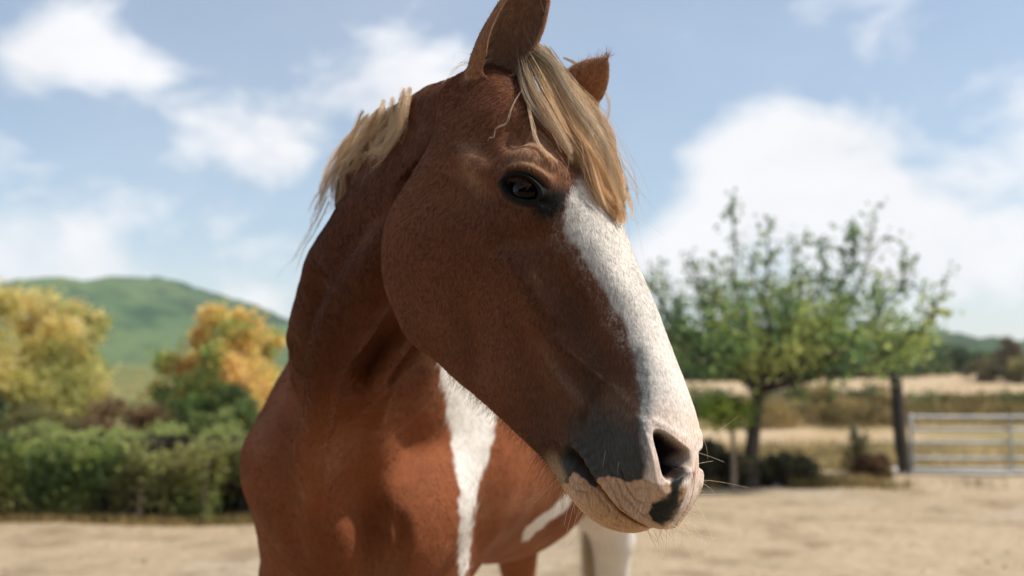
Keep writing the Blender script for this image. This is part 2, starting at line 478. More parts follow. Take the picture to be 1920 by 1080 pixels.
def thin_tree():
    """small sparse tree with upright shoots beside the gate"""
    rnd = np.random.default_rng(5)
    D = 14.5
    base = at_px(1412, 908, D); base[2] = float(ground_z(base[0], base[1]))
    root = empty('orchard_tree', base); tag(root, 'small loose green tree with upright shoots and dark slender trunk, left of the gate', 'tree')
    L = lambda px, py, dd=0: at_px(px, py, D + dd) - base
    trunk_px = [(1410, 912), (1406, 870), (1412, 820), (1418, 770), (1424, 735), (1428, 700)]
    tr = np.array([list(L(a, b)) + [r] for (a, b), r in zip(trunk_px, (.14, .112, .095, .086, .082, .078))])
    tr[0, 2] = -.1
    paths = [tr]; hub = tr[-1, :3]
    tips = [(1375, 372, .2), (1440, 402, -.3), (1303, 480, .4), (1228, 498, -.2), (1490, 440, .5), (1548, 446, -.4), (1625, 418, .3), (1597, 425, -.2), (1690, 492, .2), (1752, 552, -.4), (1725, 600, .3),
            (1345, 500, -.6), (1410, 470, .7), (1500, 520, -.7), (1580, 520, .6), (1640, 520, -.7), (1270, 560, .5), (1240, 600, -.5), (1330, 560, .9), (1455, 540, 1.), (1545, 560, -1.), (1660, 580, .8), (1290, 650, .9), (1700, 660, .7),
            (1400, 580, -1.2), (1480, 590, -1.3), (1600, 620, -1.2), (1350, 640, -1.1)]
    P, W = [], []
    for k, (a, b, dd) in enumerate(tips):
        e = L(a, b, dd); st = hub if k % 3 else tr[-2, :3]
        n = 10; q = np.linspace(0, 1, n)[:, None]
        up = np.array([0, 0, 1.0])
        out = st + (e - st) * np.array([1.25, 1.25, .55])
        c = st * (1 - q)**2 + 2 * out * q * (1 - q) * .9 + 2 * st * q * (1 - q) * .1 + e * q**2
        c = c + .05 * rnd.normal(size=(n, 3)) * np.sin(q * 3.14)
        r = .034 * (1 - q) + .006
        paths.append(np.hstack([c, r]))
        m = 85 + int(40 * rnd.random())
        t = rnd.random(m) ** .8 * .78 + .22; ii = np.clip((t * (n - 1)).astype(int), 0, n - 2); f = (t * (n - 1) - ii)[:, None]
        p = c[ii] * (1 - f) + c[ii + 1] * f
        spread = (.085 + .13 * np.clip(1 - t, 0, 1))[:, None] * (1.0 if b < 560 else 1.7)
        P.append(p + rnd.normal(size=(m, 3)) * spread)
        # side twigs
        for _ in range(7):
            t0 = .30 + .65 * rnd.random(); j = int(t0 * (n - 1)); s0 = c[j]
            v = rnd.normal(size=3) * .20 + np.array([0, 0, .20]) + (e - hub) / np.linalg.norm(e - hub) * .16
            qq = np.linspace(0, 1, 5)[:, None]; tw = s0 + v * qq * (1.1 - .25 * qq)
            paths.append(np.hstack([tw, .010 * (1 - qq) + .003]))
            m = 17; t = rnd.random((m, 1)); P.append(s0 + v * t + rnd.normal(size=(m, 3)) * .05)
    # hanging fuller skirts of leaves
    clumps = [(1310, 660, .4, .50), (1350, 625, -.4, .45), (1385, 660, -.8, .48), (1440, 625, .5, .5), (1470, 665, -.9, .48), (1530, 640, .6, .5), (1580, 665, -.5, .46), (1640, 640, .3, .5), (1690, 665, -.3, .38),
              (1500, 600, .2, .42), (1410, 590, .3, .4), (1560, 610, -.8, .42), (1340, 690, .3, .36), (1420, 690, .6, .35), (1620, 680, .6, .34), (1660, 610, .1, .34), (1300, 620, .2, .36), (1365, 570, .2, .30), (1480, 555, .3, .3), (1590, 570, .4, .28), (1720, 640, .2, .28), (1530, 595, -.2, .40), (1545, 660, .2, .42), (1600, 640, .0, .42), (1500, 685, .3, .34), (1560, 700, .1, .30)]
    for a, b, dd, r in clumps:
        c = L(a, b, dd); m = int(330 * r)
        d = rnd.normal(size=(m, 3)); d /= np.linalg.norm(d, axis=1, keepdims=True)
        P.append(c + d * r * (rnd.random((m, 1)) ** .45) * np.array([1, 1, .62]) + .04 * rnd.normal(size=(m, 3)))
        q = np.linspace(0, 1, 6)[:, None]
        paths.append(np.hstack([hub * (1 - q) + c * q + np.array([0, 0, .12]) * np.sin(q * 3.14), .016 * (1 - q) + .005]))
    P = np.concatenate(P)
    tint = leaf_tints(P, [(.085, .15, .075), (.14, .215, .085), (.21, .28, .10), (.33, .35, .13)], rnd, 1.6, 9)
    hi = sstep(2.3, 3.2, P[:, 2])
    tint = mixc(tint, [.075, .12, .075], hi * .5)
    leaf_mesh('crown', P, .085, tint, rnd, .2, root)
    tube_mesh('trunk', paths[:1], BARK, root, 10)
    tube_mesh('limbs', paths[1:], BARK, root, 5)

def shrub(name, x, y, h, w, cols, label, group, seed, **k):
    return bushy_tree(name, x, y, h, w, cols, label, 'shrub', group, seed, n=k.pop('n', 4200), leaf=k.pop('leaf', .075), lobes=k.pop('lobes', 20), trunk_r=k.pop('trunk_r', .022), mat=STEM, **k)

def grass_blades(name, P, h, cols, seed, lean=.35, width=.012, parent=None, kind='stuff'):
    rnd = np.random.default_rng(seed); n = len(P)
    H = (h * (.5 + .8 * rnd.random(n)))[:, None]
    d = rnd.normal(size=(n, 2)) * lean; tip = np.hstack([d * H, H]); mid = np.hstack([d * H * .35, H * .6])
    a = rnd.random(n) * 6.283; s = np.stack([np.cos(a), np.sin(a), 0 * a], -1) * width
    V = np.stack([P - s, P + s, P + mid + s * .7, P + tip, P + mid - s * .7], 1).reshape(-1, 3)
    k = np.arange(n) * 5
    me = np_mesh(name, V, [np.stack([k, k + 1, k + 2, k + 4], -1), np.stack([k + 4, k + 2, k + 3], -1)], smooth=False)
    tint = leaf_tints(P, cols, rnd, .8, seed)
    set_col(me, 'tint', np.repeat(np.clip(tint, 0, 1), 5, axis=0)); me.materials.append(LEAF)
    o = link(bpy.data.objects.new(name, me), parent)
    if kind: o['kind'] = kind
    return o

def on_ground(x, y, dz=0): return np.stack([x, y, ground_z(x, y) + dz], -1)

def rounded_box(bm, size, loc, rot=0, bevel=.01):
    r = bmesh.ops.create_cube(bm, size=1.0)
    bmesh.ops.scale(bm, vec=size, verts=r['verts'])
    bmesh.ops.rotate(bm, cent=(0, 0, 0), matrix=Matrix.Rotation(rot, 3, 'Z'), verts=r['verts'])
    bmesh.ops.translate(bm, vec=loc, verts=r['verts'])
    bmesh.ops.bevel(bm, geom=list({e for v in r['verts'] for e in v.link_edges}), offset=bevel, segments=2, affect='EDGES')

def bm_obj(name, bm, mat, parent=None, smooth=False):
    me = bpy.data.meshes.new(name); bm.to_mesh(me); bm.free(); me.materials.append(mat)
    if smooth: me.polygons.foreach_set('use_smooth', np.ones(len(me.polygons), bool))
    return link(bpy.data.objects.new(name, me), parent)

WOOD = mat_simple('weathered_wood', (.030, .024, .020), .9, (9, (.075, .060, .048), .4, .75), (35, .7, .02))
PALEWOOD = mat_simple('pale_wood', (.30, .235, .165), .9, (9, (.20, .155, .11), .4, .75), (35, .7, .02))
STEEL = mat_simple('galvanised_steel', (.36, .37, .37), .55, (5, (.28, .29, .29), .35, .7), (60, .1, .002), metal=.6)
STONE = mat_simple('stone', (.34, .31, .27), .95, (7, (.22, .20, .17), .4, .7), (20, .6, .02))

def post(name, x, y, h, r, lean, mat, label, cat, group=None, seed=0):
    rnd = np.random.default_rng(seed); z0 = float(ground_z(x, y))
    root = empty(name, (x, y, z0)); tag(root, label, cat, group)
    s = np.linspace(0, 1, 14)
    p = np.stack([lean[0] * s + .012 * np.sin(5 * s + seed), lean[1] * s, -.15 + s * (h + .15), r * (1.06 - .12 * s + .05 * rnd.normal(size=14))], -1)
    p = np.vstack([p, p[-1] + np.array([0, 0, .015, -r * .35]), p[-1] + np.array([0, 0, .018, -r * .93])])
    tube_mesh('shaft', [p], mat, root, 12)
    return root

def build_gate():
    D = 16.9; x0 = at_px(1708, 800, D)[0]; W = 3.3; z0 = float(ground_z(x0, D))
    root = empty('field_gate', (x0, D, z0)); tag(root, 'galvanised steel five bar field gate closed beside the dark wooden post', 'gate')
    zs = [.93, .72, .505, .245, .065]
    for z in zs:
        tube_mesh('rail', [np.array([[0.02, 0, z, .030], [W * .33, 0, z - .004, .030], [W * .66, 0, z + .002, .030], [W - .02, 0, z, .030]])], STEEL, root, 10)
    for x in (0.0, W):
        tube_mesh('stile', [np.array([[x, 0, .0, .030], [x, 0, .5, .030], [x, 0, .985, .030], [x, 0, .99, .01]])], STEEL, root, 10)
    for x in (W * .5,):
        bm = bmesh.new(); rounded_box(bm, (.04, .008, .90), (x, -.030, .50), 0, .002); bm_obj('upright', bm, STEEL, root)
    for hz_ in (.86, .16): tube_mesh('hinge', [np.array([[-.09, 0, hz_, .012], [0, 0, hz_, .012]])], STEEL, root, 8)
    z1 = float(ground_z(x0 + W + .25, D))
    post('gate_post', x0 + W + .25, D, 1.3, .09, (0, 0), WOOD, 'dark wooden post at the far end of the steel gate', 'post', None, 4)

def stone(x, y, s, seed, label, group):
    rnd = np.random.default_rng(seed)
    bm = bmesh.new(); bmesh.ops.create_icosphere(bm, subdivisions=3, radius=1)
    for v in bm.verts:
        c = np.array(v.co); v.co = Vector(c * (1 + .22 * float(vnoise(c[None], 1.6, seed)[0]) + .07 * float(vnoise(c[None], 5, seed + 1)[0])) * np.array(s))
    o = bm_obj('stone', bm, STONE, None, True); o.location = (x, y, float(ground_z(x, y)) + s[2] * .5); o.rotation_euler = (0, 0, rnd.random() * 6)
    tag(o, label, 'stone', group)

HEDGE_COLS = [(.060, .10, .032), (.125, .18, .055), (.21, .26, .08), (.31, .33, .12)]
def build_left_side():
    # ragged hedge along the paddock edge, shrub by shrub
    D = 11.2
    spec = [(-8.6, .98, 1.7, 'outside left edge'), (-7.2, 1.0, 1.6, ''), (-5.75, .98, 1.05, ''), (-4.95, .95, 1.0, ''), (-4.25, .98, .95, ''), (-3.6, .92, .95, ''), (-2.95, .98, 1.0, ''), (-2.2, .95, 1.1, ''), (-1.4, .9, 1.0, '')]
    labels = ['overgrown green hedge shrub at the far left, beyond the frame edge', 'broad green hedge shrub running off the left edge of the picture',
              'dark hollow hedge shrub at the left edge of the picture, deep shade under its leaves', 'rounded bright green hedge shrub right of the dark hollow one', 'hedge shrub with yellow green tips between the rounded one and the pale posts',
              'thin hedge shrub with bare stems beside the pale post', 'hedge shrub just left of the horse shoulder, leaves hanging over brown stems', 'hedge shrub hidden mostly behind the horse breast', 'last hedge shrub behind the horse']
    for k, (x, h, w, _) in enumerate(spec):
        rnd = np.random.default_rng(100 + k)
        y = D + .12 * math.sin(k * 2.1); z0 = float(ground_z(x, y))
        root = empty('hedge_shrub', (x, y, z0)); tag(root, labels[k], 'hedge', 'shrubs of the hedge along the paddock')
        n = 4600 if x > -6.5 else 3000
        hollow_here = .25 if k == 2 else 1.0
        # mantle of leaves over the top and front, open and stemmy below
        a = rnd.random(n); P = np.empty((n, 3))
        P[:, 0] = (rnd.random(n) - .5) * w * 1.25
        P[:, 1] = -.475 + rnd.random(n) * 1.5
        top = h * (.80 + .17 * vnoise(np.stack([P[:, 0] + x, P[:, 1], 0 * a], -1), 2.4, 50) + .09 * vnoise(np.stack([P[:, 0] + x, P[:, 1], 0 * a], -1), 7, 51)) - .16 * np.clip(-P[:, 1] / .5, 0, 1)**2 + .05 * P[:, 1]
        hang = .16 + .40 * np.clip(.45 + 1.5 * vnoise(np.stack([P[:, 0] + x, 0 * a, 0 * a], -1), 2.1, 52), 0, 1.5)
        hang = hang * hollow_here
        u = rnd.random(n)
        P[:, 2] = top - u**1.5 * hang
        front = rnd.random(n) < .27
        P[front, 1] = -.46 - .10 * rnd.random(front.sum()); P[front, 2] = (top[front] - .05) - rnd.random(front.sum()) * hang[front] * 1.25
        low = rnd.random(n) < .04
        P[low, 2] = .05 + .5 * rnd.random(low.sum()) * h; 
        tint = leaf_tints(P + np.array([x, y, 0]), HEDGE_COLS, rnd, 2.2, 60)
        brn = sstep(.0, .5, vnoise(P + np.array([x, y, 0]), 1.3, 66)) * .35
        tint = mixc(tint, [.26, .17, .085], brn)
        tint = mixc(tint, [.38, .40, .15], .7 * sstep(.12, .0, top - P[:, 2]))  # light on the hedge top put into the leaf colour
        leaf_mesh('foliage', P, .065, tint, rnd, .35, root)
        paths = []
        for _ in range(30):
            bx, by = (rnd.random() - .5) * w, (rnd.random() - .5) * .7
            q = np.linspace(0, 1, 6)[:, None]
            e = np.array([bx + .15 * rnd.normal(), by + .12 * rnd.normal(), h * (.75 + .2 * rnd.random())])
            st = np.array([bx, by, -.03])
            paths.append(np.hstack([st * (1 - q) + e * q + .025 * rnd.normal(size=(6, 3)), .012 * (1 - .7 * q)]))
        tube_mesh('stems', paths, STEM, root, 5)
        # inner filler leaves coloured near-black, painting the shade in the heart of the hedge
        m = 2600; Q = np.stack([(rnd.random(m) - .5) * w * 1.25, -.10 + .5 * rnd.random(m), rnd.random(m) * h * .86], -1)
        leaf_mesh('shade_leaves', Q, .085, leaf_tints(Q, [(.022, .017, .011), (.038, .028, .016), (.028, .032, .014)], rnd, 2, 7), rnd, .1, root)
    for k, (px, lab) in enumerate([(262, 'pale weathered fence post in the hedge, leftmost of the two'), (384, 'pale weathered fence post in the hedge, the one nearer the horse')]):
        x = at_px(px, 900, 10.62)[0]
        post('fence_post', x, 10.62, .62, .035, (.02, 0), PALEWOOD, lab, 'post', 'fence posts in the hedge', k)
    # grass along its foot
    rnd = np.random.default_rng(8)
    n = 5200; x = -9 + 8.6 * rnd.random(n); y = 10.75 - .35 * rnd.random(n) ** 1.6 + .12 * np.sin(x * 2.2)
    g = grass_blades('verge_grass', on_ground(x, y, -.01), .11, [(.09, .085, .03), (.20, .16, .065), (.33, .25, .12)], 9, .5, .008)
    # rough pasture behind the hedge
    n = 16000; x = -16 + 15.5 * rnd.random(n); y = 12.3 + 13 * rnd.random(n) ** 1.3
    grass_blades('rough_grass', on_ground(x, y), .42, [(.07, .09, .03), (.15, .17, .05), (.28, .24, .09)], 10, .3, .012)
    def S(px, pyt, D, w, cols, lab, seed, **k):
        x = at_px(px, 700, D)[0]; zt = at_px(px, pyt, D)[2]; return shrub('shrub', x, D, zt - float(ground_z(x, D)), w, cols, lab, 'shrubs behind the hedge', seed, **k)
    RUST = [(.07, .055, .03), (.15, .095, .05), (.23, .15, .075)]
    DG = [(.020, .042, .016), (.045, .075, .024), (.085, .12, .034)]
    LG = [(.10, .14, .045), (.18, .22, .075), (.29, .31, .12)]
    S(235, 752, 16.5, 1.5, RUST, 'low russet brown bush behind the hedge below the hill', 201, low=.15)
    S(325, 700, 17.5, 1.25, DG, 'dark green bush at the foot of the orange tree', 202)
    S(420, 712, 17.0, 1.2, DG, 'dark green bush beside the horse shoulder, right of the orange tree foot', 203)
    S(375, 765, 13.6, .42, LG, 'pale green upright tuft standing above the hedge', 204, n=1500, low=.2)
    S(455, 748, 13.9, .8, LG, 'pale green spray of tall weeds above the hedge beside the horse', 205, n=2200, low=.2)
    S(60, 770, 15.0, 1.5, [(.05, .07, .025), (.11, .12, .04), (.19, .17, .07)], 'olive bush behind the hedge under the yellow tree', 206)
    S(150, 782, 15.4, 1.2, RUST, 'reddish bush behind the hedge between the yellow tree and the russet bush', 207)
    S(-60, 740, 15.0, 1.6, DG, 'dark bush behind the hedge at the left edge of the picture', 208)
    S(520, 740, 16.0, 1.6, DG, 'dark bush behind the horse shoulder', 209)
    S(640, 730, 16.0, 2.0, LG, 'pale green bush hidden behind the horse neck', 210)
    # autumn trees
    Y1 = [(.32, .33, .13), (.45, .43, .17), (.58, .49, .21), (.62, .52, .27)]
    O1 = [(.22, .30, .10), (.42, .42, .16), (.58, .43, .16), (.62, .46, .20)]
    def Tr(px, pyt, D, w, cols, lab, seed, n=9000, **k):
        x = at_px(px, 700, D)[0]; zt = at_px(px, pyt, D)[2]; return bushy_tree('autumn_tree', x, D, zt - float(ground_z(x, D)), w, cols, lab, 'tree', 'autumn trees behind the hedge', seed, n=n, leaf=.13, **k)
    Tr(30, 540, 23, 3.2, Y1, 'yellow green tree turning autumn colours at the left edge', 301, 16000, low=.06, lobes=60)
    Tr(125, 552, 24, 1.9, Y1, 'tawny yellow tree just right of the one at the left edge', 302, 12000, low=.06, lobes=50)
    Tr(-120, 560, 22, 3.0, Y1, 'yellow tree left of the picture edge', 303, 7000)
    Tr(412, 563, 21.5, 2.4, O1, 'orange and green autumn tree beside the horse neck', 304, 15000, low=.08, lobes=60)
    Tr(500, 620, 24, 1.8, O1, 'lower orange green tree partly behind the horse shoulder', 305, 8000, low=.06, lobes=40)
    Tr(640, 640, 26, 2.6, O1, 'autumn tree hidden behind the horse neck', 306, 5000)

def build_right_side():
    thin_tree()
    rnd = np.random.default_rng(12)
    DK = [(.045, .045, .024), (.085, .080, .038), (.16, .14, .07)]
    DRY = [(.10, .075, .035), (.20, .15, .065), (.30, .23, .11)]
    def S(px, pyt, D, w, cols, lab, seed, grp='low shrubs by the paddock corner', **k):
        x = at_px(px, 700, D)[0]; zt = at_px(px, pyt, D)[2]; return shrub('shrub', x, D, zt - float(ground_z(x, D)), w, cols, lab, grp, seed, **k)
    S(1355, 856, 14.7, .85, DK, 'dark low shrub left of the slender tree trunk', 401)
    S(1465, 862, 14.9, 1.0, DK, 'dark low shrub right of the slender tree trunk', 402)
    S(1300, 815, 15.3, .9, DK, 'dark shrub behind the horse muzzle', 403)
    S(1632, 858, 16.2, .55, [(.09, .05, .03), (.15, .09, .05), (.10, .10, .04)], 'reddish low shrub at the foot of the dead stump', 404, n=2200)
    # sapling with a pale guard
    x, y = at_px(1372, 800, 14.0)[:2]
    root = empty('sapling', (x, y, float(ground_z(x, y)))); tag(root, 'young yellow green sapling on a thin pale stem beside the tree trunk', 'sapling')
    P = rnd.normal(size=(900, 3)) * np.array([.19, .17, .10]) + np.array([-.08, 0, 1.08])
    leaf_mesh('crown', P, .07, leaf_tints(P, [(.10, .16, .03), (.19, .25, .045), (.29, .32, .08)], rnd, 3, 1), rnd, .3, root)
    s = np.linspace(0, 1, 8); tube_mesh('stem', [np.stack([.02 * np.sin(4 * s), 0 * s, -.05 + 1.12 * s, .040 - .012 * s], -1)], PALEWOOD, root, 8)
    # dead stump
    x, y = at_px(1604, 880, 16.6)[:2]
    root = empty('dead_stump', (x, y, float(ground_z(x, y)))); tag(root, 'short grey dead stump with ivy between the tree and the gate post', 'stump')
    s = np.linspace(0, 1, 10)
    tube_mesh('trunk', [np.stack([.05 * np.sin(4 * s) + .03 * s, .02 * s, -.1 + .92 * s, .12 - .07 * s + .012 * np.sin(9 * s)], -1), np.stack([.04 + .16 * s, 0 * s, .45 + .22 * s, .05 - .03 * s], -1)], mat_simple('dead_wood', (.20, .17, .13), .95, (12, (.10, .085, .065), .4, .7), (30, .8, .02)), root, 10)
    P = np.concatenate([rnd.normal(size=(500, 3)) * np.array([.10, .10, .18]) + np.array([.05, -.05, .42]), rnd.normal(size=(500, 3)) * np.array([.18, .12, .12]) + np.array([.08, -.05, .15])])
    P[:, 2] = np.abs(P[:, 2])
    leaf_mesh('ivy', P, .06, leaf_tints(P, [(.05, .06, .025), (.10, .10, .04), (.17, .13, .06)], rnd, 3, 2), rnd, .3, root)
    # post and gate
    x, y = at_px(1697, 886, 16.75)[:2]
    post('gate_post', x, y, 1.60, .105, (-.10, 0), WOOD, 'thick dark leaning wooden post at the left end of the steel gate', 'post', None, 2)
    build_gate()
    for k, (px, D, s, lab) in enumerate([(1497, 14.6, (.10, .08, .055), 'pale stone in the grass below the dead stump, largest of three'), (1525, 14.75, (.07, .06, .04), 'smaller pale stone right of the largest one'), (1455, 14.5, (.06, .05, .035), 'small stone near the slender tree trunk')]):
        x = at_px(px, 880, D)[0]; stone(x, D, s, 20 + k, lab, 'stones by the tree')
    # dry grass
    n = 22000; x = .5 + 15 * rnd.random(n); y = 17.6 + 14 * rnd.random(n) ** 1.4
    k = ~((x > 6.0) & (y < 18.3)); x, y = x[k], y[k]
    k = ~((y > 24.5) & (y < 30.5) & (x > 3)); x, y = x[k], y[k]
    grass_blades('dry_grass', on_ground(x, y), .26, [(.17, .135, .06), (.31, .24, .12), (.42, .33, .19)], 13, .4, .012)
    n = 3000; x = 3.9 + 1.1 * rnd.normal(size=n); y = 14.6 + .35 * rnd.normal(size=n) + .25 * np.sin(x * 3)
    k = vnoise(np.stack([x, y, 0 * x], -1), 1.6, 44) > -.15; x, y = x[k], y[k]
    grass_blades('corner_grass', on_ground(x, y), .16, [(.07, .06, .025), (.16, .12, .05), (.27, .20, .10)], 14, .5, .009)
    # hedgerow across the fields
    HC = [(.10, .085, .035), (.19, .15, .06), (.28, .21, .10)]; HG = [(.04, .065, .022), (.085, .11, .035), (.16, .16, .06)]
    for k, (px, pyt, D, w) in enumerate([(1290, 735, 34, 2.6), (1350, 745, 36, 2.2), (1460, 728, 37, 2.4), (1520, 722, 38, 2.0), (1585, 735, 38, 1.9), (1640, 728, 37, 1.8), (1740, 742, 39, 2.4), (1810, 748, 39, 2.6), (1880, 742, 40, 2.2), (1950, 744, 40, 2.4)]):
        nm = ['first', 'second', 'third', 'fourth', 'fifth', 'sixth', 'seventh', 'eighth', 'ninth', 'tenth'][k]
        S(px, pyt, D, w, HC if k % 2 else HG, f'{"tawny" if k % 2 else "olive green"} field hedge bush beyond the dry grass, {nm} from the left', 420 + k, 'bushes of the field hedge', n=2200, leaf=.12, low=.05)
    for k, (px, pyt, D, w) in enumerate([(1440, 752, 31, 2.2), (1510, 757, 32, 2.0), (1580, 750, 31.5, 1.9), (1650, 756, 32, 2.2), (1745, 762, 33, 2.4), (1830, 766, 33, 2.2), (1905, 764, 33, 2.4)]):
        nm = ['first', 'second', 'third', 'fourth', 'fifth', 'sixth', 'seventh'][k]
        S(px, pyt, D, w, DRY if k % 2 else HC, f'low dry brown bush in front of the field hedge, {nm} from the left', 490 + k, 'dry bushes before the field hedge', n=1800, leaf=.10, low=.05)
    # woods beyond the field
    for k, (px, pyt, D, w) in enumerate([(1240, 640, 78, 9), (1310, 622, 74, 8), (1390, 628, 80, 9), (1470, 632, 76, 8), (1550, 628, 82, 9), (1625, 630, 78, 8), (1690, 640, 84, 7), (1755, 660, 90, 6), (1815, 668, 92, 5.5)]):
        nm = ['first', 'second', 'third', 'fourth', 'fifth', 'sixth', 'seventh', 'eighth', 'ninth'][k]
        x = at_px(px, 700, D)[0]; zt = at_px(px, pyt, D)[2]
        bushy_tree('field_tree', x, D, zt - float(ground_z(x, D)), w, [(.028, .050, .022), (.055, .085, .032), (.10, .125, .045)], f'dark green tree at the far field edge, {nm} from the left', 'tree', 'trees at the far field edge', 440 + k, n=4500, leaf=.38, low=.05, trunk_r=.2)
    for k, (px, pyt, D, w, cols, lab) in enumerate([(1888, 632, 70, 2.3, [(.08, .06, .04), (.13, .09, .06), (.10, .10, .05)], 'small brownish tree standing alone at the right edge of the field'), (1850, 676, 68, 2.4, DK, 'dark round bush left of the brownish tree'), (1925, 668, 66, 2.6, [(.12, .12, .05), (.20, .18, .08), (.27, .22, .1)], 'tawny bush right of the brownish tree')]):
        x = at_px(px, 700, D)[0]; zt = at_px(px, pyt, D)[2]
        bushy_tree('field_tree', x, D, zt - float(ground_z(x, D)), w, cols, lab, 'tree', 'trees at the right field edge', 470 + k, n=2600, leaf=.2, low=.08, trunk_r=.1)

def build_clods():
    rnd = np.random.default_rng(77)
    n = 3000
    x = -8 + 18 * rnd.random(n); y = 7.2 + 10 * rnd.random(n) ** 1.1
    k = ~((y > 10.3) & (x < -1)); x, y = x[k], y[k]; n = len(x)
    s = .007 + .020 * rnd.random(n) ** 4
    base = np.array([(1, 0, 0), (-1, 0, 0), (0, 1, 0), (0, -1, 0), (0, 0, .7), (0, 0, -.5)], float)
    V = on_ground(x, y)[:, None, :] + base[None] * s[:, None, None] * (.6 + .8 * rnd.random((n, 6, 1)))
    F = np.array([(0, 2, 4), (2, 1, 4), (1, 3, 4), (3, 0, 4), (2, 0, 5), (1, 2, 5), (3, 1, 5), (0, 3, 5)])
    me = np_mesh('clods', V.reshape(-1, 3), [(F[None] + 6 * np.arange(n)[:, None, None]).reshape(-1, 3)], smooth=False)
    me.materials.append(mat_simple('dry_clod', (.33, .25, .165), .95, (3, (.24, .165, .095), .4, .65)))
    tag(link(bpy.data.objects.new('clods', me)), kind='stuff')
    n = 2600; x = -8 + 18 * rnd.random(n); y = 7.5 + 9.5 * rnd.random(n); k = ~((y > 10.3) & (x < -1)); 
    grass_blades('straw', on_ground(x[k], y[k], .004), .03, [(.40, .30, .15), (.30, .21, .10), (.22, .17, .07)], 15, 1.6, .004)

def build_haze():
    bm = bmesh.new(); bmesh.ops.create_cube(bm, size=1.0)
    lo, hi = Vector((-1030, -560, -3.0)), Vector((1030, 1010, 76))
    bmesh.ops.scale(bm, vec=hi - lo, verts=bm.verts); bmesh.ops.translate(bm, vec=(hi + lo) / 2, verts=bm.verts)
    m = bpy.data.materials.new('air'); m.use_nodes = True; nt = m.node_tree; nt.nodes.clear()
    out = nt.nodes.new('ShaderNodeOutputMaterial'); v = nt.nodes.new('ShaderNodeVolumePrincipled')
    v.inputs['Color'].default_value = (.93, .96, 1.0, 1); v.inputs['Density'].default_value = HAZE
    nt.links.new(v.outputs[0], out.inputs['Volume'])
    tag(bm_obj('haze', bm, m), kind='stuff')
HAZE = .00030

def build_leaf_screen():
    """added unseen leaf mass behind the camera that cuts skylight on the horse"""
    rnd = np.random.default_rng(55); n = 26000
    x = -20 + 40 * rnd.random(n); d = rnd.random(n)
    top = 4.4 + 1.6 * vnoise(np.stack([x, 0 * x, 0 * x], -1), .35, 3) + .7 * vnoise(np.stack([x, 0 * x, 0 * x], -1), 1.1, 4)
    y = -6.5 - 3.5 * d + .9 * vnoise(np.stack([x, 0 * x, top], -1), .5, 6); z = top * rnd.random(n) ** .8 * (1 - .15 * np.abs(d - .5))
    P = np.stack([x, y, ground_z(x, y) + z], -1)
    o = leaf_mesh('unseen_leaf_screen', P, .62, leaf_tints(P, [(.022, .036, .014), (.040, .060, .022), (.065, .080, .030)], rnd, .5, 5), rnd, .2)
    tag(o, kind='stuff')
# ---------------------------------------------------------------- horse head loft
def pchip(x, Y, xq):
    x = np.asarray(x, float); Y = np.asarray(Y, float); xq = np.asarray(xq, float)
    h = np.diff(x); sh = (-1,) + (1,) * (Y.ndim - 1)
    hh = h.reshape(sh); d = np.diff(Y, axis=0) / hh
    m = np.zeros_like(Y)
    w1 = (2 * h[1:] + h[:-1]).reshape(sh); w2 = (h[1:] + 2 * h[:-1]).reshape(sh)
    a, b = d[:-1], d[1:]
    with np.errstate(divide='ignore', invalid='ignore'):
        hm = (w1 + w2) / (w1 / a + w2 / b)
    m[1:-1] = np.where(a * b > 0, hm, 0)
    m[0], m[-1] = d[0], d[-1]
    i = np.clip(np.searchsorted(x, xq, side='right') - 1, 0, len(x) - 2)
    t = ((xq - x[i]) / h[i]).reshape(sh); H = h[i].reshape(sh)
    return ((2*t**3 - 3*t**2 + 1) * Y[i] + (t**3 - 2*t**2 + t) * H * m[i]
            + (-2*t**3 + 3*t**2) * Y[i+1] + (t**3 - t**2) * H * m[i+1])

def nspline(x, Y, xq):
    """natural cubic spline (C2)"""
    x = np.asarray(x, float); Y = np.asarray(Y, float); xq = np.asarray(xq, float)
    n = len(x); h = np.diff(x); A = np.zeros((n, n)); A[0, 0] = A[-1, -1] = 1
    sh = (-1,) + (1,) * (Y.ndim - 1)
    R = np.zeros_like(Y)
    for i in range(1, n - 1):
        A[i, i-1] = h[i-1]; A[i, i] = 2 * (h[i-1] + h[i]); A[i, i+1] = h[i]
        R[i] = 6 * ((Y[i+1] - Y[i]) / h[i] - (Y[i] - Y[i-1]) / h[i-1])
    M = np.linalg.solve(A, R.reshape(n, -1)).reshape(Y.shape)
    i = np.clip(np.searchsorted(x, xq, side='right') - 1, 0, n - 2)
    H = h[i].reshape(sh); a = ((x[i+1] - xq)).reshape(sh); b = ((xq - x[i])).reshape(sh)
    return (M[i] * a**3 + M[i+1] * b**3) / (6 * H) + (Y[i] / H - M[i] * H / 6) * a + (Y[i+1] / H - M[i+1] * H / 6) * b

def loop_matrix(n, mq):
    """periodic cubic B-interpolation matrix: mq samples of a loop through n points"""
    A = np.zeros((n, n)); 
    for i in range(n):
        A[i, i] = 4; A[i, (i-1) % n] = 1; A[i, (i+1) % n] = 1
    Ai = np.linalg.inv(A / 6)
    t = np.arange(mq) * n / mq; i = t.astype(int); f = t - i
    B = np.zeros((mq, n)); r = np.arange(mq)
    B[r, (i-1) % n] += (1-f)**3 / 6; B[r, i % n] += (3*f**3 - 6*f**2 + 4) / 6
    B[r, (i+1) % n] += (-3*f**3 + 3*f**2 + 3*f + 1) / 6; B[r, (i+2) % n] += f**3 / 6
    return B @ Ai

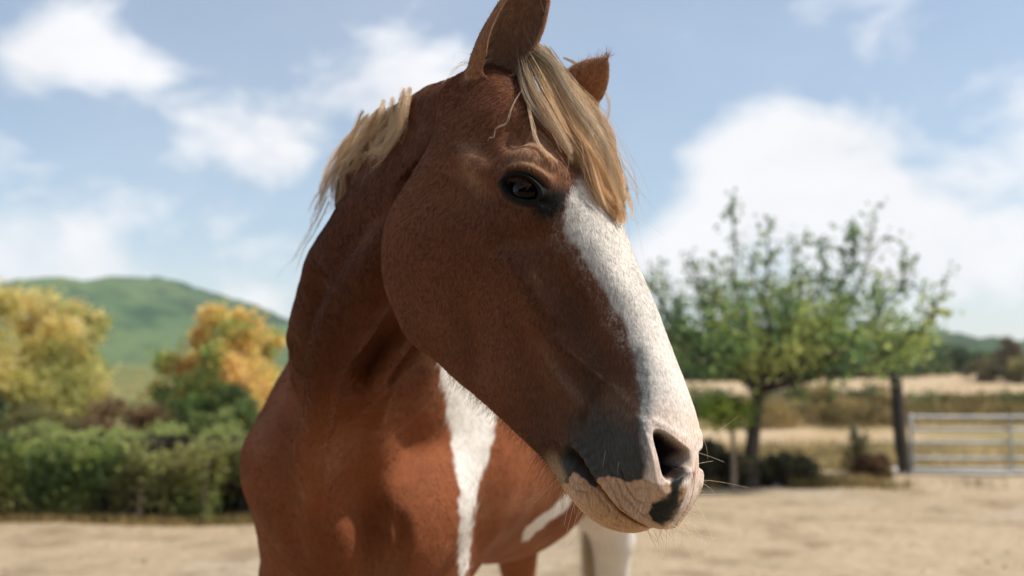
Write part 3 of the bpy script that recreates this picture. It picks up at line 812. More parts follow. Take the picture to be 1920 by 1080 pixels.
HEAD = [
 (-.03, [(0,-.060),(.028,-.063),(.048,-.078),(.056,-.097),(.057,-.116),(.052,-.135),(.040,-.150),(.020,-.158),(0,-.160)]),
 (.02, [(0,-.030),(.033,-.034),(.058,-.052),(.068,-.078),(.071,-.107),(.066,-.137),(.052,-.166),(.028,-.176),(0,-.172)]),
 (.06, [(0,-.016),(.036,-.020),(.062,-.037),(.077,-.064),(.084,-.105),(.081,-.150),(.068,-.200),(.045,-.226),(0,-.205)]),
 (.10, [(0,-.010),(.040,-.014),(.069,-.030),(.084,-.056),(.089,-.10),(.090,-.170),(.083,-.235),(.060,-.276),(0,-.235)]),
 (.15, [(0,-.006),(.044,-.010),(.077,-.025),(.096,-.050),(.095,-.10),(.093,-.180),(.087,-.258),(.062,-.311),(0,-.255)]),
 (.20, [(0,-.005),(.044,-.010),(.078,-.028),(.099,-.057),(.095,-.11),(.092,-.190),(.085,-.272),(.060,-.331),(0,-.270)]),
 (.26, [(0,-.005),(.039,-.010),(.067,-.032),(.087,-.07),(.092,-.12),(.087,-.195),(.078,-.275),(.055,-.334),(0,-.285)]),
 (.33, [(0,-.009),(.035,-.013),(.058,-.034),(.070,-.08),(.080,-.125),(.074,-.182),(.065,-.248),(.045,-.306),(0,-.282)]),
 (.40, [(0,-.012),(.033,-.016),(.050,-.038),(.060,-.08),(.067,-.12),(.064,-.167),(.057,-.220),(.040,-.272),(0,-.262)]),
 (.46, [(0,-.017),(.031,-.021),(.048,-.040),(.058,-.076),(.063,-.11),(.062,-.152),(.055,-.200),(.038,-.243),(0,-.240)]),
 (.52, [(0,-.024),(.031,-.027),(.052,-.044),(.064,-.072),(.066,-.105),(.065,-.143),(.058,-.185),(.038,-.217),(0,-.220)]),
 (.57, [(0,-.036),(.031,-.038),(.056,-.050),(.068,-.074),(.068,-.106),(.064,-.140),(.056,-.178),(.037,-.206),(0,-.214)]),
 (.605,[(0,-.052),(.029,-.053),(.052,-.063),(.063,-.084),(.062,-.110),(.058,-.137),(.051,-.168),(.033,-.193),(0,-.201)]),
 (.630,[(0,-.070),(.024,-.071),(.042,-.079),(.052,-.096),(.052,-.115),(.049,-.135),(.042,-.156),(.027,-.174),(0,-.180)]),
 (.645,[(0,-.090),(.014,-.091),(.026,-.096),(.034,-.105),(.035,-.117),(.033,-.131),(.028,-.143),(.017,-.152),(0,-.155)]),
 (.651,[(0,-.110),(.004,-.110),(.008,-.112),(.010,-.115),(.010,-.120),(.010,-.124),(.008,-.127),(.004,-.130),(0,-.131)]),
]

# head frame: u runs from poll to muzzle, y to the horse's right (near side), z out of the front of the face
HPSI, HTILT, HROLL = R(34), R(27), R(4)
def head_frame():
    F = np.array([math.cos(HPSI), -math.sin(HPSI), 0]); Z = np.array([0, 0, 1.])
    Ln = np.array([-math.sin(HPSI), -math.cos(HPSI), 0])
    u = math.sin(HTILT) * F - math.cos(HTILT) * Z; d = math.cos(HTILT) * F + math.sin(HTILT) * Z
    c, s = math.cos(HROLL), math.sin(HROLL)
    return np.stack([u, c * Ln + s * d, -s * Ln + c * d])       # rows: u, y, z axes in world
HF = head_frame()
HT = np.array([0.0381, 1.3678, 1.8178])
def h2w(P): return HT + np.asarray(P) @ HF
def w2h(P): return (np.asarray(P) - HT) @ HF.T

EYE = np.array([.203, -.067]); EA = np.array([.78, .63]); EB = np.array([-.63, .78])
NOS = np.array([.581, -.0555]); 
MOUTH = [(.516,-.178),(.534,-.168),(.558,-.163),(.583,-.155),(.614,-.147),(.638,-.134),(.656,-.122)]

def grid_normals(V):
    du = np.gradient(V, axis=0)
    dv = np.roll(V, -1, axis=1) - np.roll(V, 1, axis=1)
    n = np.cross(du, dv); n /= np.linalg.norm(n, axis=-1, keepdims=True) + 1e-12
    return n

def build_head(J=560, M=480):
    us = np.array([s[0] for s in HEAD])
    prof = []
    for s in HEAD:
        p = np.array(s[1], float); n = len(p)
        loop = [(y, z) for y, z in p] + [(-y, z) for y, z in p[-2:0:-1]]
        prof.append(loop)
    prof = np.array(prof)                                     # I,16,2
    # station parameter: arc length that counts the rounding of the muzzle
    cen = prof.mean(1); rad = np.abs(prof[:, :, 0]).max(1)
    s = np.concatenate([[0], np.cumsum(np.hypot(np.diff(us), np.diff(rad) * .8))])
    sq = np.linspace(0, s[-1], J)
    P = pchip(s, prof, sq); U = pchip(s, us, sq)
    B = loop_matrix(prof.shape[1], M)
    V = np.empty((J, M, 3))
    V[:, :, 0] = U[:, None]
    V[:, :, 1:] = np.einsum('mk,jkc->jmc', B, P)
    # smooth along u a little (C2 look)
    for _ in range(30):
        V[1:-1] = .25 * V[:-2] + .5 * V[1:-1] + .25 * V[2:]
    def disp(V, fn):
        n = grid_normals(V)
        return V + n * fn(V, n)[..., None]
    def bump(V, c, r, ang, amp):
        d = V[..., [0, 2]] - np.array(c); ca, sa = math.cos(R(ang)), math.sin(R(ang))
        p = d[..., 0] * ca + d[..., 1] * sa; q = -d[..., 0] * sa + d[..., 1] * ca
        return amp * np.exp(-(p / r[0])**2 - (q / r[1])**2)
    def f1(V, n):
        side = sstep(.15, .6, np.abs(n[..., 1]))
        r = 0
        r = r + bump(V, (.175, -.035), (.034, .018), 39, .0100)      # brow bone
        r = r + bump(V, (.212, -.060), (.036, .030), 39, 0.0087)      # orbit
        r = r - bump(V, (.125, -.045), (.022, .020), 20, 0.0188)      # hollow above the eye
        r = r + bump(V, (.130, -.115), (.055, .014), 32, 0.0087)      # zygomatic arch
        r = r - bump(V, (.165, -.150), (.04, .02), 40, 0.0029)
        r = r - bump(V, (.262, -.098), (.045, .016), 70, .0070)      # groove under the eye
        r = r + bump(V, (.305, -.122), (.085, .022), 3, .0085)       # facial crest
        r = r - bump(V, (.375, -.078), (.080, .022), -4, 0.0145)      # hollow beside nasal bone
        r = r - bump(V, (.390, -.165), (.065, .022), -12, 0.0145)      # hollow behind the cheek teeth
        r = r + bump(V, (.450, -.138), (.06, .010), 16, 0.0087)      # muscle towards lip corner
        r = r + bump(V, (.430, -.105), (.06, .008), 24, 0.0058) + bump(V, (.475, -.112), (.03, .006), -50, 0.0043) - bump(V, (.495, -.128), (.016, .007), -40, 0.0072)
        r = r + bump(V, (.190, -.230), (.09, .06), 60, 0.0130)        # masseter
        r = r - bump(V, (.335, -.235), (.06, .020), -25, 0.0116)
        r = r + bump(V, (.555, -.080), (.028, .022), 0, 0.0058)       # swelling above the nostril
        return r * side
    V = disp(V, f1)
    def fnoise(V, n):
        return .0012 * fbm(V, 14, 2, 3) + .0004 * fbm(V, 60, 2, 9)
    V = disp(V, fnoise)
    def feye(V, n):
        d = V[..., [0, 2]] - EYE; a = d @ EA; b = d @ EB
        side = sstep(.3, .6, np.abs(n[..., 1]))
        sa = a / .0275
        hb = np.where(b > 0, .0155, .0125)
        o = 1 - np.abs(sa)**2.2 - (b / hb)**2
        r = -.019 * sstep(-.02, .20, o)
        rim = np.exp(-((o + .16) / .20)**2)
        r = r + np.where(b > 0, .0065, .0038) * rim
        # lid crease and rolls
        cr = b - (.0235 - 10 * a * a)
        r = r - .0038 * np.exp(-(cr / .0028)**2) * sstep(.036, .02, np.abs(a))
        r = r + .0042 * np.exp(-((cr - .007) / .0045)**2) * sstep(.04, .02, np.abs(a))
        cl = b + (.0205 - 9 * a * a)
        r = r - .0030 * np.exp(-(cl / .0028)**2) * sstep(.034, .018, np.abs(a))
        # tear corner
        r = r - .006 * np.exp(-((a - .031) / .007)**2 - ((b + .003) / .004)**2)
        return r * side
    E0 = V.reshape(-1, 3)[np.argmin(np.where(V.reshape(-1, 3)[:, 1] > 0, np.hypot(*(V.reshape(-1, 3)[:, [0, 2]] - EYE).T), 9))].copy()
    V = disp(V, feye)
    nos = [0]
    def fmuz(V, n):
        P2 = V[..., [0, 2]]
        d, s, t = seg_dist(P2, MOUTH)
        below = s < 0
        nose = sstep(.45, .56, V[..., 0])
        ventral = sstep(-.2, -.185, -V[..., 2] * 0 - .19)
        gap = .0038 + .0042 * np.exp(-((t - .15) / .22)**2)
        r = -(.011 + .008 * np.exp(-((t - .12) / .25)**2)) * np.exp(-(d / gap)**2) * sstep(.0, .04, t)
        r = r + .0035 * np.exp(-((d - .012) / .009)**2) * (~below) * sstep(.0, .2, t)
        r = r - .0075 * sstep(0, .004, d) * np.exp(-(d / .022)**2) * below * nose
        # nostril
        q = P2 - NOS; ang = R(-14); p = q[..., 0] * math.cos(ang) + q[..., 1] * math.sin(ang)
        w = -q[..., 0] * math.sin(ang) + q[..., 1] * math.cos(ang) + 8. * (p - .002)**2 - .002
        wid = .0118 + .0015 * np.clip(p / .027, -1, 1)
        o = 1 - np.abs(p / .0305)**2.4 - (w / wid)**2
        side = sstep(.010, .030, np.abs(V[..., 1]))
        lat = sstep(.004, -.006, w)
        r = r + side * (-.040 * sstep(-.10, .55, o) + (.0015 + .0045 * lat) * np.exp(-((o + 1.3) / 1.1)**2))
        # creases of the lips
        wr = sstep(.53, .57, V[..., 0]) * sstep(-.085, -.11, V[..., 2]) * sstep(.2, .6, np.abs(n[..., 1]))
        c1 = np.sin(d * 340 + P2[..., 0] * 60 + 1.8 * fbm(V, 40, 2, 5))
        r = r - wr * .0027 * np.exp(-(c1 / .30)**2) * (~below) * sstep(-.35, .2, vnoise(V, 32, 6)) * sstep(.002, .008, d)
        wr2 = sstep(.50, .53, V[..., 0]) * sstep(.60, .57, V[..., 0]) * np.exp(-(d / .022)**2) * (~below)
        nos[0] = sstep(-.12, .18, o) * side
        c2 = np.sin(P2[..., 0] * 520 + 1.5 * fbm(V, 40, 2, 8))
        r = r + wr2 * .0016 * c2
        ch = below * sstep(.004, .012, d) * sstep(.54, .57, V[..., 0])
        c3 = np.sin(d * 260 - P2[..., 0] * 40 + 2.2 * fbm(V, 38, 2, 15))
        r = r - ch * .0028 * np.exp(-(c3 / .30)**2) * sstep(-.4, .2, vnoise(V, 28, 16))
        return r
    V = disp(V, fmuz)
    return V, E0, nos[0]

def grid_faces(J, M):
    j, m = np.meshgrid(np.arange(J - 1), np.arange(M), indexing='ij')
    m2 = (m + 1) % M
    return np.stack([j * M + m, j * M + m2, (j + 1) * M + m2, (j + 1) * M + m], -1).reshape(-1, 4)

def cap_mesh(V, J, M, flip=False):
    """closed mesh from a (J,M,3) loft"""
    P = V.reshape(-1, 3)
    F = grid_faces(J, M)
    c0, c1 = V[0].mean(0), V[-1].mean(0)
    P = np.vstack([P, c0, c1]); a = J * M
    m = np.arange(M); m2 = (m + 1) % M
    T = np.vstack([np.stack([np.full(M, a), m2, m], -1), np.stack([np.full(M, a + 1), (J - 1) * M + m, (J - 1) * M + m2], -1)])
    if flip: F = F[:, ::-1]; T = T[:, ::-1]
    return P, F, T

def ear_mesh(base, tip, opening, rmax, J=60, M=40, bend=0.0):
    """leaf-shaped, cupped ear: a folded sheet with thickness that opens towards `opening`"""
    base = np.asarray(base, float); tip = np.asarray(tip, float)
    ax = tip - base; L = np.linalg.norm(ax); ax /= L
    o = np.asarray(opening, float); o = o - ax * (o @ ax); o /= np.linalg.norm(o)
    s = np.cross(ax, o)
    t = np.linspace(-.3, 1, J)
    r = rmax * pchip([-.3, 0, .12, .35, .55, .75, .9, .97, 1], np.array([.86, .84, .90, 1.0, .93, .70, .38, .17, .03]), t)
    Phi = R(1) * pchip([-.3, .05, .2, .4, .7, 1], np.array([176., 170, 146, 124, 110, 95]), t)
    th = np.minimum(.0045, r * .35)
    k = np.linspace(-1, 1, M)
    V = np.empty((J, 2 * M, 3))
    c = base + t[:, None] * L * ax + (bend * np.sin(np.clip(t, 0, 1) * 2.6))[:, None] * o
    for j in range(J):
        ph = k * Phi[j]
        flat = .82
        def ring(rr, ph):
            return c[j] + rr * (np.sin(ph)[:, None] * s * 1.0 - (flat * np.cos(ph))[:, None] * o)
        V[j, :M] = ring(r[j], ph)
        V[j, M:] = ring(r[j] - th[j], ph[::-1] * .985)
    inner = np.zeros((J, 2 * M)); inner[:, M:] = 1
    return V, inner, t

# ---------------------------------------------------------------- horse neck, trunk and legs: smooth union of tapered limbs
def rcone(P, a, b, ra, rb, sx=1.0):
    """signed distance to a tapered capsule"""
    a = np.asarray(a, float); b = np.asarray(b, float); ab = b - a
    d = P - a
    t = np.clip((d @ ab) / (ab @ ab), 0, 1)
    return np.sqrt(((d - t[..., None] * ab)**2).sum(-1)) - (ra + (rb - ra) * t)

def smin(a, b, k):
    h = np.clip(k - np.abs(a - b), 0, None) / k
    return np.minimum(a, b) - h * h * h * k / 6

LIMBS = [   # (points with radii, blend)
 # crest
 ([(-.020, 1.425, 1.775, .052), (-.145, 1.58, 1.780, .056), (-.238, 1.75, 1.752, .064), (-.27, 2.10, 1.68, .08), (-.17, 2.70, 1.60, .10)], .10),
 # middle of the neck
 ([(-.045, 1.47, 1.690, .085), (-.213, 1.70, 1.590, .120), (-.290, 2.00, 1.43, .155), (-.260, 2.40, 1.32, .24)], .10),
 # throat
 ([(-.095, 1.47, 1.620, .052), (-.245, 1.755, 1.490, .062), (-.310, 1.97, 1.29, .086), (-.33, 2.11, 1.16, .11)], .05),
 # strap muscle from the jaw to the breast
 ([(-.160, 1.51, 1.580, .044), (-.235, 1.575, 1.509, .047), (-.276, 1.630, 1.455, .049), (-.318, 1.722, 1.365, .049), (-.347, 1.81, 1.280, .046), (-.372, 1.915, 1.20, .040), (-.385, 2.03, 1.11, .040)], .042),
 # skin folds under the throat
 ([(-.140, 1.672, 1.505, .019), (-.185, 1.706, 1.450, .020), (-.232, 1.750, 1.390, .021), (-.285, 1.820, 1.315, .026)], .042),
 ([(-.150, 1.755, 1.470, .018), (-.182, 1.780, 1.425, .020), (-.225, 1.815, 1.365, .020), (-.262, 1.88, 1.30, .024)], .022),
 # right and left shoulder
 ([(-.425, 2.12, 1.205, .140), (-.395, 2.62, 1.50, .12)], .12),
 ([(-.205, 2.16, 1.130, .120), (-.145, 2.66, 1.48, .125)], .12),
 # breast
 ([(-.36, 2.10, 1.10, .135), (-.255, 2.10, 1.08, .135)], .08),
 ([(-.31, 2.14, 1.02, .12), (-.25, 2.45, .98, .16)], .10),
 # barrel
 ([(-.235, 2.50, 1.20, .285), (-.070, 3.00, 1.205, .345), (.060, 3.40, 1.23, .325), (.150, 3.75, 1.29, .285)], .14),
 # back and croup
 ([(-.17, 2.68, 1.53, .12), (-.02, 3.2, 1.44, .14), (.12, 3.65, 1.46, .16), (.18, 3.95, 1.36, .15)], .14),
 # fore legs: upper arm, forearm, knee, cannon, fetlock, pastern
 ([(-.425, 2.14, 1.16, .125), (-.455, 2.30, .93, .105), (-.450, 2.28, .80, .078), (-.440, 2.24, .55, .055), (-.440, 2.24, .48, .052), (-.440, 2.25, .28, .036), (-.44, 2.24, .20, .042), (-.44, 2.20, .09, .042)], .06),
 ([(-.205, 2.18, 1.10, .115), (-.200, 2.27, .93, .100), (-.185, 2.25, .80, .078), (-.175, 2.21, .55, .055), (-.175, 2.21, .48, .052), (-.175, 2.22, .28, .036), (-.175, 2.21, .20, .042), (-.175, 2.17, .09, .042)], .06),
 # hind legs: thigh, stifle, gaskin, hock, cannon, fetlock
 ([(.305, 3.80, 1.20, .19), (.335, 3.78, .98, .145), (.385, 3.88, .80, .078), (.395, 4.05, .57, .060), (.395, 4.06, .50, .055), (.395, 4.00, .30, .042), (.395, 3.98, .21, .047), (.395, 3.93, .09, .045)], .08),
 ([(.020, 3.88, 1.20, .19), (.010, 3.84, .98, .145), (.015, 3.92, .80, .092), (.030, 4.08, .57, .060), (.030, 4.09, .50, .055), (.030, 4.03, .30, .042), (.030, 4.01, .21, .047), (.030, 3.96, .09, .045)], .08),
 # buttock
 ([(.18, 3.95, 1.25, .22), (.2, 4.05, 1.15, .19)], .10),
]
HOOVES = [(-.44, 2.18), (-.175, 2.15), (.395, 3.91), (.03, 3.94)]

def _fine(pts):
    q = np.array(pts, float); t = np.concatenate([[0], np.cumsum(np.linalg.norm(np.diff(q[:, :3], axis=0), axis=1))])
    return nspline(t, q, np.linspace(0, t[-1], 2 * len(q) + 1))
LIMBS = [(_fine(p) if i < 6 else p, k) for i, (p, k) in enumerate(LIMBS)]

def body_sdf(P):
    r = None
    for pts, k in LIMBS:
        d = None
        for p, q in zip(pts[:-1], pts[1:]):
            e = rcone(P, p[:3], q[:3], p[3], q[3])
            d = e if d is None else (np.minimum(d, e) if len(pts) > 8 else smin(d, e, .05))
        r = d if r is None else smin(r, d, k)
    for x, y in HOOVES:
        e = rcone(P, (x, y + .01, .085), (x, y - .03, .035), .047, .066)
        e = np.maximum(e, .004 - P[..., 2])
        r = smin(r, e, .02)
    return r

def sdf_project(V, it=3):
    for _ in range(it):
        h = 1e-3
        f = body_sdf(V)
        g = np.stack([(body_sdf(V + h * np.eye(3)[i]) - f) / h for i in range(3)], -1)
        V = V - g * (f / np.maximum((g**2).sum(-1), .25))[:, None]
    return V

def build_body(vox=.016):
    import openvdb
    lo = np.array([-.72, 1.30, -.06]); hi = np.array([.72, 4.40, 1.98])
    n = np.ceil((hi - lo) / vox).astype(int)
    ax = [lo[i] + vox * np.arange(n[i]) for i in range(3)]
    D = np.empty(n, np.float32)
    YY, ZZ = np.meshgrid(ax[1], ax[2], indexing='ij')
    for i0 in range(0, n[0], 8):
        xs = ax[0][i0:i0 + 8]
        P = np.empty((len(xs),) + YY.shape + (3,)); P[..., 0] = xs[:, None, None]; P[..., 1] = YY; P[..., 2] = ZZ
        D[i0:i0 + 8] = body_sdf(P)
    g = openvdb.FloatGrid(.2); g.copyFromArray(D)
    pts, _tri, quads = g.convertToPolygons(isovalue=0.0, adaptivity=0.0)
    V = lo + vox * np.asarray(pts, float)
    return V, np.asarray(quads)

def apply_mods(o):
    dg = bpy.context.evaluated_depsgraph_get()
    me = bpy.data.meshes.new_from_object(o.evaluated_get(dg))
    o.modifiers.clear()
    return me

def float_attr(me, name, arr):
    a = me.attributes.new(name, 'FLOAT', 'POINT'); a.data.foreach_set('value', np.asarray(arr, np.float32))

def read_attr(me, name):
    a = np.zeros(len(me.vertices), np.float32)
    if name in me.attributes: me.attributes[name].data.foreach_get('value', a)
    return a

def outward(V, Fs):
    """flip faces if the closed mesh is inside out"""
    vol = 0
    for F in Fs:
        for k in range(1, F.shape[1] - 1):
            vol += np.einsum('ij,ij->i', V[F[:, 0]], np.cross(V[F[:, k]], V[F[:, k + 1]])).sum()
    return Fs if vol > 0 else [F[:, ::-1] for F in Fs]

def edges_of(me):
    e = np.empty(len(me.edges) * 2, np.int32); me.edges.foreach_get('vertices', e)
    return e.reshape(-1, 2)

def relax(V, E, w, it):
    n = len(V); deg = np.bincount(E.ravel(), minlength=n).astype(float)[:, None]
    for _ in range(it):
        S = np.zeros_like(V)
        for c in range(3):
            S[:, c] = np.bincount(E[:, 0], V[E[:, 1], c], n) + np.bincount(E[:, 1], V[E[:, 0], c], n)
        V = V + w[:, None] * (S / np.maximum(deg, 1) - V)
    return V

# muscle folds on neck and breast: 3-D polyline, half width, height, far fade
STROKES = []
def sculpt_body(V, N):
    d = np.zeros(len(V))
    for pts, w, amp in STROKES:
        pts = np.asarray(pts, float)
        best = np.full(len(V), 9.); par = np.zeros(len(V))
        m = (np.abs(V - pts.mean(0)).max(1) < np.abs(pts - pts.mean(0)).max() + 4 * w)
        Q = V[m]; bm_ = np.full(len(Q), 9.); pm = np.zeros(len(Q)); n = len(pts) - 1
        for i in range(n):
            a, b = pts[i], pts[i + 1]; ab = b - a
            t = np.clip(((Q - a) @ ab) / (ab @ ab), 0, 1)
            e = np.linalg.norm(Q - a - t[:, None] * ab, axis=1)
            k = e < bm_; bm_ = np.where(k, e, bm_); pm = np.where(k, (i + t) / n, pm)
        best[m] = bm_; par[m] = pm
        d += amp * np.exp(-(best / w)**2) * np.clip(np.sin(np.pi * np.clip(par * .9 + .05, 0, 1)) * 2.2, 0, 1)
    d += .0022 * fbm(V, 7, 2, 21) + .0008 * fbm(V, 30, 2, 4)
    return V + N * d[:, None]

def subdivide(me, parent=None):
    o = bpy.data.objects.new('tmp', me); COL.objects.link(o)
    o.modifiers.new('s', 'SUBSURF').levels = 1
    me2 = apply_mods(o); bpy.data.objects.remove(o)
    return me2

EARS = [((-.042, 1.375, 1.775), (.0480, 1.335, 1.948), (.36, -.93, .05), .0405, .012),
        ((.070, 1.50, 1.775), (.137, 1.39, 1.828), (.50, -.72, .42), .036, .0)]

def horse_mesh():
    HV, E0, NO = build_head()
    P, Fq, T = cap_mesh(HV, *HV.shape[:2])
    W = h2w(P); Fs = outward(W, [Fq, T])
    head = np_mesh('head', W, Fs)
    float_attr(head, 'is_head', np.ones(len(W))); float_attr(head, 'ear_in', np.zeros(len(W))); float_attr(head, 'nostril', np.append(NO.ravel(), [0, 0]))
    V, Q = build_body(); V = sdf_project(V, 2)
    me = np_mesh('trunk', V, outward(V, [Q]))
    me = subdivide(me)
    v = get_co(me); v = sdf_project(v, 1)
    me.vertices.foreach_set('co', v.astype(np.float32).ravel()); me.update()
    v = sculpt_body(v, get_no(me))
    me.vertices.foreach_set('co', v.astype(np.float32).ravel()); me.update()
    float_attr(me, 'is_head', np.zeros(len(v))); float_attr(me, 'ear_in', np.zeros(len(v))); float_attr(me, 'nostril', np.zeros(len(v)))
    # the neck draws in behind the jaw
    from mathutils.bvhtree import BVHTree
    bv = BVHTree.FromPolygons([tuple(x) for x in W], [tuple(f) for f in np.vstack([Fs[0][:, :3], Fs[0][:, [0, 2, 3]]])])
    hb = w2h(v); sel = np.nonzero((v[:, 1] < 1.75) & (hb[:, 0] > .03) & (hb[:, 2] < -.13))[0]
    N = get_no(me)
    push = np.zeros(len(v))
    for i in sel:
        q = bv.find_nearest(Vector(v[i]), .075)
        if q[0] is not None: push[i] = .030 * float(sstep(.075, .012, np.array(q[3])))
    v = v - N * push[:, None]
    me.vertices.foreach_set('co', v.astype(np.float32).ravel()); me.update()
    body = bpy.data.objects.new('body', me); COL.objects.link(body)
    tools = [bpy.data.objects.new('head_tool', head)]
    for b, t, o, r, bend in EARS:
        EV, inn, tt = ear_mesh(b, t, o, r, bend=bend)
        n = EV.shape[1]
        p, fq, ft = cap_mesh(EV, *EV.shape[:2])
        # caps of the folded ring: strip between the two sheets instead of a fan
        J, M2 = EV.shape[:2]; M = M2 // 2
        k = np.arange(M - 1)
        c0 = np.stack([k, k + 1, M2 - 2 - k, M2 - 1 - k], -1); off = (J - 1) * M2
        c1 = np.stack([off + k, off + M2 - 1 - k, off + M2 - 2 - k, off + k + 1], -1)
        p = p[:-2]
        fs = [np.vstack([fq, c0[:, ::-1], c1[:, ::-1]])]
        em = np_mesh('ear', p, outward(p, fs))
        bm = bmesh.new(); bm.from_mesh(em); bmesh.ops.recalc_face_normals(bm, faces=bm.faces)
        if bm.calc_volume(signed=True) < 0: bmesh.ops.reverse_faces(bm, faces=bm.faces)
        bm.to_mesh(em); bm.free()
        em.polygons.foreach_set('use_smooth', np.ones(len(em.polygons), bool))
        float_attr(em, 'is_head', np.full(len(p), 2.)); float_attr(em, 'ear_in', inn.ravel() + 0 * p[:, 0]); float_attr(em, 'nostril', np.zeros(len(p)))
        tools.append(bpy.data.objects.new('ear_tool', em))
    for t in tools:
        COL.objects.link(t)
        m = body.modifiers.new('b', 'BOOLEAN'); m.operation = 'UNION'; m.solver = 'MANIFOLD'; m.object = t
    me2 = apply_mods(body)
    bpy.data.objects.remove(body)
    for t in tools: bpy.data.objects.remove(t)
    # soften the seam over the poll and temple
    v = get_co(me2); E = edges_of(me2); ih = read_attr(me2, 'is_head')
    hc = w2h(v); sd = np.full(len(v), 9.)
    near = (v[:, 1] < 1.75) & (v[:, 2] > 1.4)
    sd[near] = np.abs(body_sdf(v[near]))
    w = sstep(.022, .006, sd) * sstep(.10, .05, hc[:, 0]) * (ih > .5) * (ih < 1.5)
    mixed = np.abs(ih[E[:, 0]] - ih[E[:, 1]]) > .1
    seam = np.zeros(len(v)); seam[E[mixed].ravel()] = 1
    for _ in range(5):
        s2 = seam.copy(); np.maximum.at(s2, E[:, 0], seam[E[:, 1]] * .8); np.maximum.at(s2, E[:, 1], seam[E[:, 0]] * .8); seam = s2
    w = np.maximum(w, np.clip(seam * 1.3, 0, 1))
    v = relax(v, E, w * .8, 14)
    me2.vertices.foreach_set('co', v.astype(np.float32).ravel()); me2.update()
    me2.polygons.foreach_set('use_smooth', np.ones(len(me2.polygons), bool))
    for a in list(me2.attributes):
        pass
    return me2, E0

STROKES = [
 ([(-.415, 1.848, 1.474), (-.418, 1.87, 1.406), (-.412, 1.855, 1.346), (-.415, 1.86, 1.287)], .024, 0.013),
 ([(-.225, 1.55, 1.509), (-.263, 1.606, 1.467), (-.285, 1.654, 1.426), (-.306, 1.714, 1.365), (-.329, 1.78, 1.290), (-.354, 1.838, 1.23)], .022, 0.010),
 ([(-.165, 1.65, 1.48), (-.187, 1.673, 1.445), (-.216, 1.697, 1.410), (-.249, 1.726, 1.369), (-.279, 1.758, 1.323)], .014, 0.030),
 ([(-.160, 1.75, 1.45), (-.178, 1.768, 1.422), (-.209, 1.781, 1.384), (-.242, 1.783, 1.337)], .007, 0.014),
 ([(-.250, 1.65, 1.44), (-.270, 1.686, 1.391), (-.293, 1.748, 1.328), (-.307, 1.809, 1.261), (-.307, 1.878, 1.188)], .028, -0.036),
 ([(-.342, 1.66, 1.56), (-.342, 1.696, 1.51), (-.347, 1.705, 1.437), (-.352, 1.738, 1.365), (-.367, 1.797, 1.289)], .040, -0.020),
 ([(-.180, 1.66, 1.46), (-.197, 1.675, 1.436), (-.232, 1.706, 1.392), (-.267, 1.744, 1.342)], .010, -0.022),
 ([(-.260, 1.817, 1.289), (-.280, 1.896, 1.187), (-.278, 1.956, 1.101), (-.269, 1.973, 1.00), (-.26, 1.99, .93)], .036, -0.046),
 ([(-.215, 1.96, 1.12), (-.215, 1.98, 1.05), (-.235, 1.99, .98)], .014, -0.017),
 ([(-.40, 1.93, 1.20), (-.43, 1.98, 1.12), (-.42, 2.0, 1.03)], .03, -0.017),
]

# ---------------------------------------------------------------- coat pattern (head coordinates u, z; world for the trunk)
BLAZE = np.array([(-.05,.2),(.085,.10),(.11,.012),(.15,.006),(.182,.0),(.206,-.0072),(.2254,-.0176),(.2484,-.0334),(.2708,-.0486),(.291,-.0463),(.320,-.0421),(.3594,-.0404),(.3943,-.0394),(.4116,-.0354),(.4365,-.038),(.4638,-.0431),(.4904,-.0487),(.5153,-.0569),(.5391,-.0665),(.5622,-.0764),(.5847,-.0875),(.5952,-.0947),(.602,-.088),(.610,-.078),(.618,-.066),(.63,-.060),(.64,-.062),(.66,-.07)])
DARKM = [(.523,-.190),(.512,-.172),(.500,-.150),(.495,-.120),(.515,-.085),(.545,-.060),(.600,-.070),(.5935,-.0924),(.5923,-.1089),(.5812,-.1225),(.5715,-.1333),(.5690,-.1463),(.5754,-.1632),(.5564,-.1735),(.545,-.1796),(.5545,-.1939),(.545,-.20)]
NOSB = [(.592,-.066),(.594,-.058),(.607,-.0533),(.6184,-.0624),(.6378,-.082),(.6474,-.0996),(.6486,-.1103),(.6395,-.1128),(.6309,-.1114),(.6238,-.1005),(.6246,-.0836),(.6193,-.0727),(.608,-.0675),(.600,-.071)]
TANB = np.array([(-.21,.552),(-.1939,.5545),(-.1796,.545),(-.1735,.5564),(-.1632,.5754),(-.1463,.569),(-.1333,.571),(-.1225,.581),(-.1089,.592),(-.0947,.5952),(-.05,.62)])
WL = np.array([(.95,-.116),(1.008,-.113),(1.084,-.105),(1.15,-.107),(1.224,-.123),(1.302,-.134),(1.367,-.141),(1.45,-.15)])
WR = np.array([(.95,-.100),(.997,-.096),(1.047,-.089),(1.099,-.078),(1.16,-.068),(1.205,-.053),(1.274,-.038),(1.292,-.035),(1.40,-.0)])
BELLY = [(.028,.963),(.034,1.008),(.069,1.031),(.112,1.059),(.143,1.075),(.17,1.08),(.165,1.05),(.115,1.017),(.07,.992),(.042,.964)]

BROWN = np.array([.255, .086, .037]); DEEP = np.array([.115, .038, .019]); DUSTY = np.array([.36, .20, .115]); SEAL = np.array([.062, .034, .021])
WHITE = np.array([.72, .68, .64]); PINK = np.array([.72, .53, .43]); TAN = np.array([.56, .32, .165]); BLACK = np.array([.026, .028, .026]); GREYSK = np.array([.19, .20, .195])

def poly_sd(P, poly):
    d = seg_dist(P, list(poly) + [poly[0]])[0]
    return np.where(in_poly(P, poly), -d, d)

